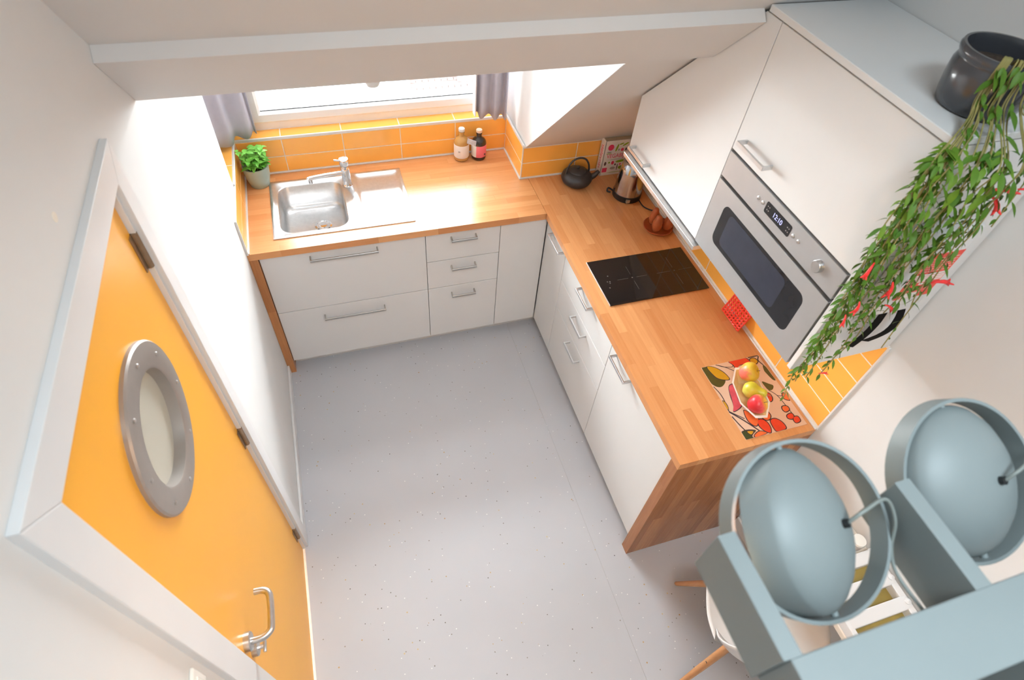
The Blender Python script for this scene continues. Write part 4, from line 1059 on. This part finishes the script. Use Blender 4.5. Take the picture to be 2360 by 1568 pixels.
# ------------------------------------------------------------------ trailing plant on top of the cabinets
QX, QY, QZ = 1.856, -1.412, 2.2378
tpn = thing('trailing_plant', 'trailing plant with red flowers in a charcoal pot on the wall cabinets', 'plant', (QX, QY, QZ))
bm = BM(); lathe(bm, [(0.074, 0.0), (0.081, 0.004), (0.086, 0.025), (0.091, 0.060), (0.092, 0.085), (0.088, 0.098), (0.088, 0.102), (0.092, 0.108), (0.094, 0.116), (0.091, 0.124), (0.085, 0.124), (0.081, 0.105), (0.081, 0.08)], 44, TR((QX, QY, QZ)), True, False)
link_mesh('pot', bm, M['potgrey'], tpn, 55)
bm = BM(); lathe(bm, [(0.082, 0.086), (0.05, 0.092), (0.0, 0.090)], 30, TR((QX, QY, QZ)), False, False); link_mesh('soil', bm, M['soil'], tpn)
vl = [leaf_mesh('vine_leaf', 0.034, 0.0125, M['vine'], 0.2, 0.25), leaf_mesh('vine_leaf', 0.044, 0.013, M['vine'], 0.2, 0.2), leaf_mesh('vine_leaf', 0.024, 0.0105, M['vine'], 0.3, 0.3)]
rv = random.Random(11)
leaves = []; vines = []
def vine(xt, xb, y, zend, big=1.0, dens=1.0, ztop=-0.03):
    """over the rim, out over the board edge at (xt, y), then down to (xb, y, zend)"""
    a = math.atan2(y - QY, xt - QX)
    p0 = Vector((QX + 0.05 * math.cos(a), QY + 0.05 * math.sin(a), QZ + 0.090)); p1 = Vector((QX + 0.090 * math.cos(a), QY + 0.090 * math.sin(a), QZ + 0.136))
    p2 = Vector((QX + 0.103 * math.cos(a), QY + 0.103 * math.sin(a), QZ + 0.060 + rv.uniform(-.02, .02)))
    ex = max(xt + 0.045, 1.722); p3 = Vector((ex * 0.75 + p2.x * 0.25, max(y + 0.05, -1.532), QZ + 0.026))
    pts = [p0, p1, p2, p3, Vector((xt + 0.010, y, QZ + ztop + 0.010))]
    z = QZ + ztop - 0.06
    while z > zend + 0.05:
        f = (QZ - z) / (QZ - zend); xx = xt + (xb - xt) * f
        pts.append(Vector((xx + rv.uniform(-.012, .012), y + rv.uniform(-.008, .004), z))); z -= 0.10
    pts.append(Vector((xb + rv.uniform(-.012, .008), y + rv.uniform(-.01, .003), zend)))
    P = smoothpath(pts, 8)
    bm = BM(); tube(bm, P, 0.0017, 5); st = link_mesh('vine', bm, M['vinestem'], tpn, True); vines.append(st)
    acc = 0; step = 0.0115 / dens; side = 0
    for q in range(9, len(P) - 1):
        seg = (P[q + 1] - P[q]); acc += seg.length
        while acc > step:
            acc -= step; side += 1
            if P[q].z > QZ - 0.0 and rv.random() < 0.82: continue
            t = seg.normalized(); ang = side * 2.4 + rv.uniform(-.4, .4)
            out = Vector((math.cos(ang), math.sin(ang), 0)); out = (out - t * out.dot(t)).normalized()
            if P[q].x > 1.69 and P[q].y + out.y * 0.03 > -1.529: out.y = -abs(out.y)
            if P[q].x <= 1.69 and P[q].y > -1.535 and P[q].x + out.x * 0.03 > 1.70: out.x = -abs(out.x)
            f = max(0, (QZ - P[q].z) / (QZ - zend))
            d_ = out * rv.uniform(0.6, 1.0) + t * rv.uniform(0.45, 1.1)
            leaves.append((st, orient(P[q] + out * 0.002, d_, out * -0.3 + Vector((0, 0, 1)), big * rv.uniform(0.75, 1.15) * (1.1 - 0.25 * f)), rv.choice(vl)))
    return P
strands = [(1.665, 1.700, -1.560, 1.33, 0.8, 0.9), (1.655, 1.698, -1.562, 1.43, 0.85, 1.0), (1.640, 1.694, -1.555, 1.46, 0.9, 1.0), (1.650, 1.690, -1.560, 1.50, 0.9, 1.0), (1.665, 1.712, -1.570, 1.46, 0.85, 0.9),
           (1.640, 1.676, -1.560, 1.60, 0.95, 1.1), (1.630, 1.665, -1.550, 1.72, 0.95, 1.1), (1.650, 1.685, -1.575, 1.66, 0.95, 1.0), (1.636, 1.655, -1.550, 1.84, 0.95, 1.0),
           (1.725, 1.752, -1.578, 1.47, 0.8, 0.8), (1.732, 1.758, -1.585, 1.55, 0.8, 0.8), (1.725, 1.745, -1.575, 1.66, 0.9, 1.0), (1.730, 1.750, -1.590, 1.73, 1.0, 1.0), (1.745, 1.770, -1.608, 1.77, 1.0, 1.0),
           (1.755, 1.785, -1.608, 1.81, 1.0, 1.0), (1.765, 1.800, -1.608, 1.86, 1.0, 0.9), (1.715, 1.735, -1.580, 1.84, 1.0, 1.0), (1.705, 1.72, -1.570, 1.90, 1.0, 0.9),
           (1.81, 1.842, -1.608, 1.78, 1.0, 0.7), (1.815, 1.872, -1.608, 1.60, 0.75, 0.3), (1.845, 1.87, -1.590, 1.97, 1.0, 0.6), (1.89, 1.91, -1.590, 2.03, 0.95, 0.5)]
for s_ in strands: vine(*s_)
# the nearest, largest leaves are parts; the rest is one part
camp = Vector((0.4461, -2.2978, 2.847))
leaves.sort(key=lambda l: (l[1].translation - camp).length)
for st, mx, me in leaves[:300]: place('leaf', me, mx, st)
bm = BM()
for st, mx, me in leaves[300:]:
    vs = [bm.verts.new(mx @ v.co) for v in me.vertices]
    for p in me.polygons: bm.faces.new([vs[i] for i in p.vertices])
if len(bm.verts):
    o = link_mesh('foliage', bm, leafmat('foliage_tones', (0.016, 0.105, 0.009, 1), (0.19, 0.29, 0.020, 1)), tpn, True); o['kind'] = 'stuff'
else: bm.free()
def flower(x, y, z, d, s=1.0):
    d = Vector(d).normalized(); mm = orient((x, y, z), d, (0, 0, 1), s)
    bm = BM(); tube(bm, [mm @ Vector(p) for p in ((0, 0, 0), (0, 0.018, 0.002), (0, 0.036, 0.000), (0, 0.050, -0.006))], [0.0022 * s, 0.004 * s, 0.0056 * s, 0.0068 * s], 8)
    for k in range(3):
        t = k * PI * 2 / 3 + 0.4; c = Vector((math.cos(t), 0, math.sin(t)))
        q = [Vector((0, 0.047, -0.005)) + c * 0.003, Vector((0, 0.057, -0.008)) + c * 0.008, Vector((0, 0.060, -0.009)) + c * 0.012]
        tube(bm, [mm @ p for p in q], [0.0036 * s, 0.0028 * s, 0.0012 * s], 6)
    link_mesh('flower', bm, M['redflower'], tpn, True)
for f in ((1.800, -1.600, 2.150, (0.9, -0.25, 0.1), 1.3), (1.815, -1.602, 2.135, (0.75, -0.3, -0.6), 1.2), (1.858, -1.606, 1.862, (0.97, -0.2, 0.1), 1.2), (1.700, -1.612, 1.905, (0.35, -0.1, -0.95), 1.1), (1.622, -1.590, 1.965, (-0.45, -0.3, -0.6), 0.9),
          (1.655, -1.600, 1.835, (0.15, -0.2, -0.97), 0.9), (1.640, -1.600, 1.790, (-0.1, -0.4, -0.8), 0.75), (1.742, -1.610, 1.812, (0.85, -0.2, -0.4), 0.9), (1.705, -1.605, 1.52, (0.95, -0.2, 0.1), 0.6), (1.89, -1.600, 2.14, (0.8, -0.4, 0.1), 1.0)):
    flower(*f[:4], f[4] * 0.8)

# ------------------------------------------------------------------ lamp hanging over the table
lp_ = thing('pendant_lamp', 'blue grey pendant lamp with pivoting round heads between upright fins', 'lamp', (1.1, -2.304, 2.15))
ZL = 2.150
link_mesh('beam', B(0.829, 1.397, -2.343, -2.265, 2.055, ZL, 0.002, 2), M['bluegrey'], lp_)
fin_x = (0.8205, 1.0965, 1.3725)
for fx in fin_x:
    for far in (True, False):
        a, b_ = (-2.2655, -2.120) if far else (-2.488, -2.3425)
        c0, c1 = (a, b_) if far else (b_, a)
        bm = BM(); prism(bm, [(c0, 2.055), (c0, ZL), (c1, ZL), (c1, 2.055)], 'x', fx, fx + 0.0255, 0.0015); link_mesh('fin', bm, M['bluegrey'], lp_)
bm = BM(); tube(bm, [(1.24, -2.304, ZL - 0.01), (1.24, -2.304, 3.72)], 0.006, 10); link_mesh('suspension_rod', bm, M['lampcable'], lp_)
def head(cx, cy, cz, tilt, roll, far=True):
    """ring tilts about X between the fins; the shade swings about the ring's own diameter"""
    Rt = Matrix.Translation((cx, cy, cz)) @ Matrix.Rotation(tilt if far else -tilt, 4, 'X')
    ro, ri, hh = 0.1185, 0.1135, 0.016
    bm = BM(); lathe(bm, [(ri, -hh), (ro, -hh), (ro, hh), (ri, hh), (ri, -hh)], 64, Rt, False, False)
    for s in (-1, 1): tube(bm, [Rt @ Vector((s * 0.117, 0, 0)), Rt @ Vector((s * 0.1255, 0, 0))], 0.004, 10)
    rg = link_mesh('ring', bm, M['bluegrey'], lp_, 40)
    Rh = Rt @ Matrix.Rotation(roll, 4, 'Y')
    bm = BM()
    lathe(bm, [(0.1075, -0.036), (0.109, -0.036), (0.109, 0.000), (0.107, 0.006), (0.097, 0.018), (0.078, 0.031), (0.053, 0.042), (0.02, 0.0485), (0.0, 0.049)], 56, Rh, False, False)
    for s in (-1, 1): tube(bm, [Rt @ Vector((0, s * 0.107, 0)), Rt @ Vector((0, s * 0.1145, 0))], 0.005, 10)
    sh = link_mesh('lamp_shade', bm, M['bluegrey'], lp_, 40)
    bm = BM(); lathe(bm, [(0.107, -0.0358), (0.107, -0.002), (0.094, 0.014), (0.05, 0.036), (0.0, 0.043)], 48, Rh, False, False); link_mesh('shade_lining', bm, M['copper'], sh, 40)
    bm = BM(); lathe(bm, [(0.0, 0.012), (0.020, 0.010), (0.024, 0.0), (0.018, -0.012), (0.0, -0.016)], 24, Rh, False, False); link_mesh('bulb', bm, M['bulb'], sh, 60)
    bm = BM(); lathe(bm, [(0.006, 0.047), (0.006, 0.056), (0.0, 0.057)], 12, Rh, False, False); link_mesh('cable_gland', bm, M['black'], sh, 40)
    a = Rh @ Vector((0.0, 0.0, 0.054)); sx = cx + 0.122
    yy = 1 if far else -1
    pts = [a, a + Vector((0.018, 0.004 * yy, 0.018)), Vector((sx - 0.022, cy - 0.006 * yy, cz + 0.045)), Vector((sx + 0.003 - 0.012, cy - 0.03 * yy, cz + 0.02)), Vector((sx - 0.012, cy - 0.055 * yy, cz - 0.015)), Vector((sx - 0.016, cy - 0.085 * yy, cz - 0.03)), Vector((sx - 0.010, cy - 0.1385 * yy, cz - 0.035))]
    bm = BM(); tube(bm, smoothpath(pts, 8), 0.0026, 8); link_mesh('cable', bm, M['lampcable'], lp_, True)
    d = bpy.data.lights.new('bulb_light', 'POINT'); d.energy = 4.0; d.color = (1.0, 0.66, 0.36); d.shadow_soft_size = 0.02
    lo = bpy.data.objects.new('bulb_light', d); COL.objects.link(lo); lo.parent = lp_; lo.location = (Rh @ Vector((0, 0, -0.035))) - base_of(lp_)
    return Rh
head(0.9715, -2.130, 2.100, math.radians(25), math.radians(34))
head(1.2475, -2.130, 2.100, math.radians(32), math.radians(12))
head(0.9715, -2.478, 2.100, math.radians(20), math.radians(15), far=False)
head(1.2475, -2.478, 2.100, math.radians(25), math.radians(15), far=False)

# ------------------------------------------------------------------ table with slotted rack, beaker and chair
TZ = 0.76
tb = thing('wall_table', 'narrow cream wall-mounted table against the right wall beyond the shell chair', 'table', (2.09, -2.4, TZ))
link_mesh('table_top', B(1.815, 2.0995, -3.0, -1.80, TZ - 0.028, TZ, 0.004), M['tabletop'], tb)
for y in (-2.85, -2.42, -1.86):
    bm = BM(); prism(bm, [(1.86, TZ - 0.0282), (2.0995, TZ - 0.0282), (2.0995, TZ - 0.20), (2.08, TZ - 0.20)], 'y', y - 0.012, y + 0.012, 0.001)
    link_mesh('bracket', bm, M['tabletop'], tb)
rk = thing('slotted_rack', 'white slotted rack with olive board behind its slots on the wall table', 'rack', (1.93, -2.16, TZ))
def rackp(u, v): # u across the slots' length, v from slot to slot
    return (1.70 + 0.385 * u, -1.985 - 0.30 * v)
link_mesh('olive_board', B(1.825, 2.075, -2.35, -1.98, TZ, TZ + 0.006), M['olive'], rk)
for k in range(5):
    y = -1.995 - k * 0.085
    bm = BM(); box(bm, 1.828, 2.085, y - 0.022, y + 0.022, TZ + 0.006, TZ + 0.045, 0.003); link_mesh('slat', bm, M['trimwhite'], rk)
bm = BM(); box(bm, 2.062, 2.088, -2.36, -1.97, TZ, TZ + 0.0445, 0.003); link_mesh('end_rail', bm, M['trimwhite'], rk)
bm = BM(); box(bm, 1.818, 1.838, -2.36, -1.97, TZ, TZ + 0.0445, 0.003); link_mesh('end_rail', bm, M['trimwhite'], rk)
for y in (-1.995, -2.08, -2.165, -2.25):
    bm = BM(); lathe(bm, [(0.010, 0), (0.011, 0.006), (0.0, 0.010)], 12, TR((2.076, y, TZ + 0.044)), True, False); link_mesh('peg', bm, M['trimwhite'], rk, 40)
bk_ = thing('beaker', 'small white ribbed beaker on the wall table beside the slotted rack', 'beaker', (2.050, -1.936, TZ))
bm = BM(); lathe(bm, [(0.020, 0), (0.023, 0.003), (0.026, 0.045), (0.024, 0.052), (0.0, 0.054)], 24, TR((2.050, -1.936, TZ))); link_mesh('beaker_body', bm, M['whitecer'], bk_, 50)
bm = BM()
for k in range(5): lathe(bm, [(0.0236 + 0.0005 * k, 0.010 + 0.007 * k), (0.0249 + 0.0005 * k, 0.012 + 0.007 * k), (0.0236 + 0.0005 * k, 0.014 + 0.007 * k)], 24, TR((2.050, -1.936, TZ)), False, False)
link_mesh('rib', bm, M['print'], bk_)

ch = thing('shell_chair', 'white plastic shell chair with wooden dowel legs beside the wall table', 'chair', (1.74, -2.03, 0))
CH = Matrix.Translation((1.752, -2.035, 0)) @ Matrix.Rotation(math.radians(60.6), 4, 'Z')
bm = BM(); R = []
NU, NV = 32, 36
for j in range(NV + 1):
    v = j / NV; row = []
    for i in range(NU + 1):
        u = i / NU * 2 - 1
        if v < 0.6:                     # seat, front (+x) to back
            t = v / 0.6; x = 0.225 - 0.40 * t; z = 0.455 - 0.035 * math.sin(PI * min(1, t * .9)) + (0.0 if t > .15 else -0.03 * (1 - t / .15) ** 2)
        else:                           # back
            t = (v - 0.6) / 0.4; x = -0.175 - 0.085 * t - 0.03 * math.sin(t * PI / 2); z = 0.448 + 0.34 * t
        hw = 0.24 * (1 - 0.12 * max(0, (v - .6) / .4)) * (1 - 0.35 * max(0, (v - 0.85) / 0.15) ** 2) * (1 - 0.30 * max(0, (0.12 - v) / 0.12) ** 2)
        hw *= 1 - 0.14 * math.exp(-((v - 0.58) / 0.13) ** 2); edge = abs(u) ** 3
        row.append(bm.verts.new(CH @ Vector((x - 0.01 + (0.06 * edge if v > .55 else 0), hw * u, z + (0.045 * edge * (1 - max(0, v - .6) * 2.5) if v > .1 else 0.0)))))
    R.append(row)
for a, b_ in zip(R, R[1:]):
    for i in range(NU): bm.faces.new((a[i], a[i + 1], b_[i + 1], b_[i]))
sh = link_mesh('seat_shell', bm, M['chair'], ch, True)
md = sh.modifiers.new('thick', 'SOLIDIFY'); md.thickness = 0.006
for sx_ in (1, -1):
    for sy_ in (1, -1):
        a = CH @ Vector((sx_ * 0.12, sy_ * 0.13, 0.405)); b_ = CH @ Vector((sx_ * 0.225, sy_ * 0.232, 0.0))
        bm = BM(); tube(bm, [a, a.lerp(b_, .5), b_], [0.016, 0.0145, 0.0095], 14); lg = link_mesh('leg', bm, M['beech'], ch, 50)
        c = a.lerp(b_, 0.33); bm = BM(); tube(bm, [c + Vector((-0.0155, 0, 0)), c + Vector((0.0155, 0, 0))], 0.005, 8); link_mesh('bolt', bm, M['black'], lg)
bm = BM()
for sy_ in (1, -1):
    tube(bm, [CH @ Vector((0.13, sy_ * 0.14, 0.37)), CH @ Vector((-0.13, -sy_ * 0.14, 0.30))], 0.004, 8)
    tube(bm, [CH @ Vector((0.12, sy_ * 0.13, 0.404)), CH @ Vector((-0.12, sy_ * 0.13, 0.404))], 0.006, 8)
link_mesh('wire_brace', bm, M['black'], ch)
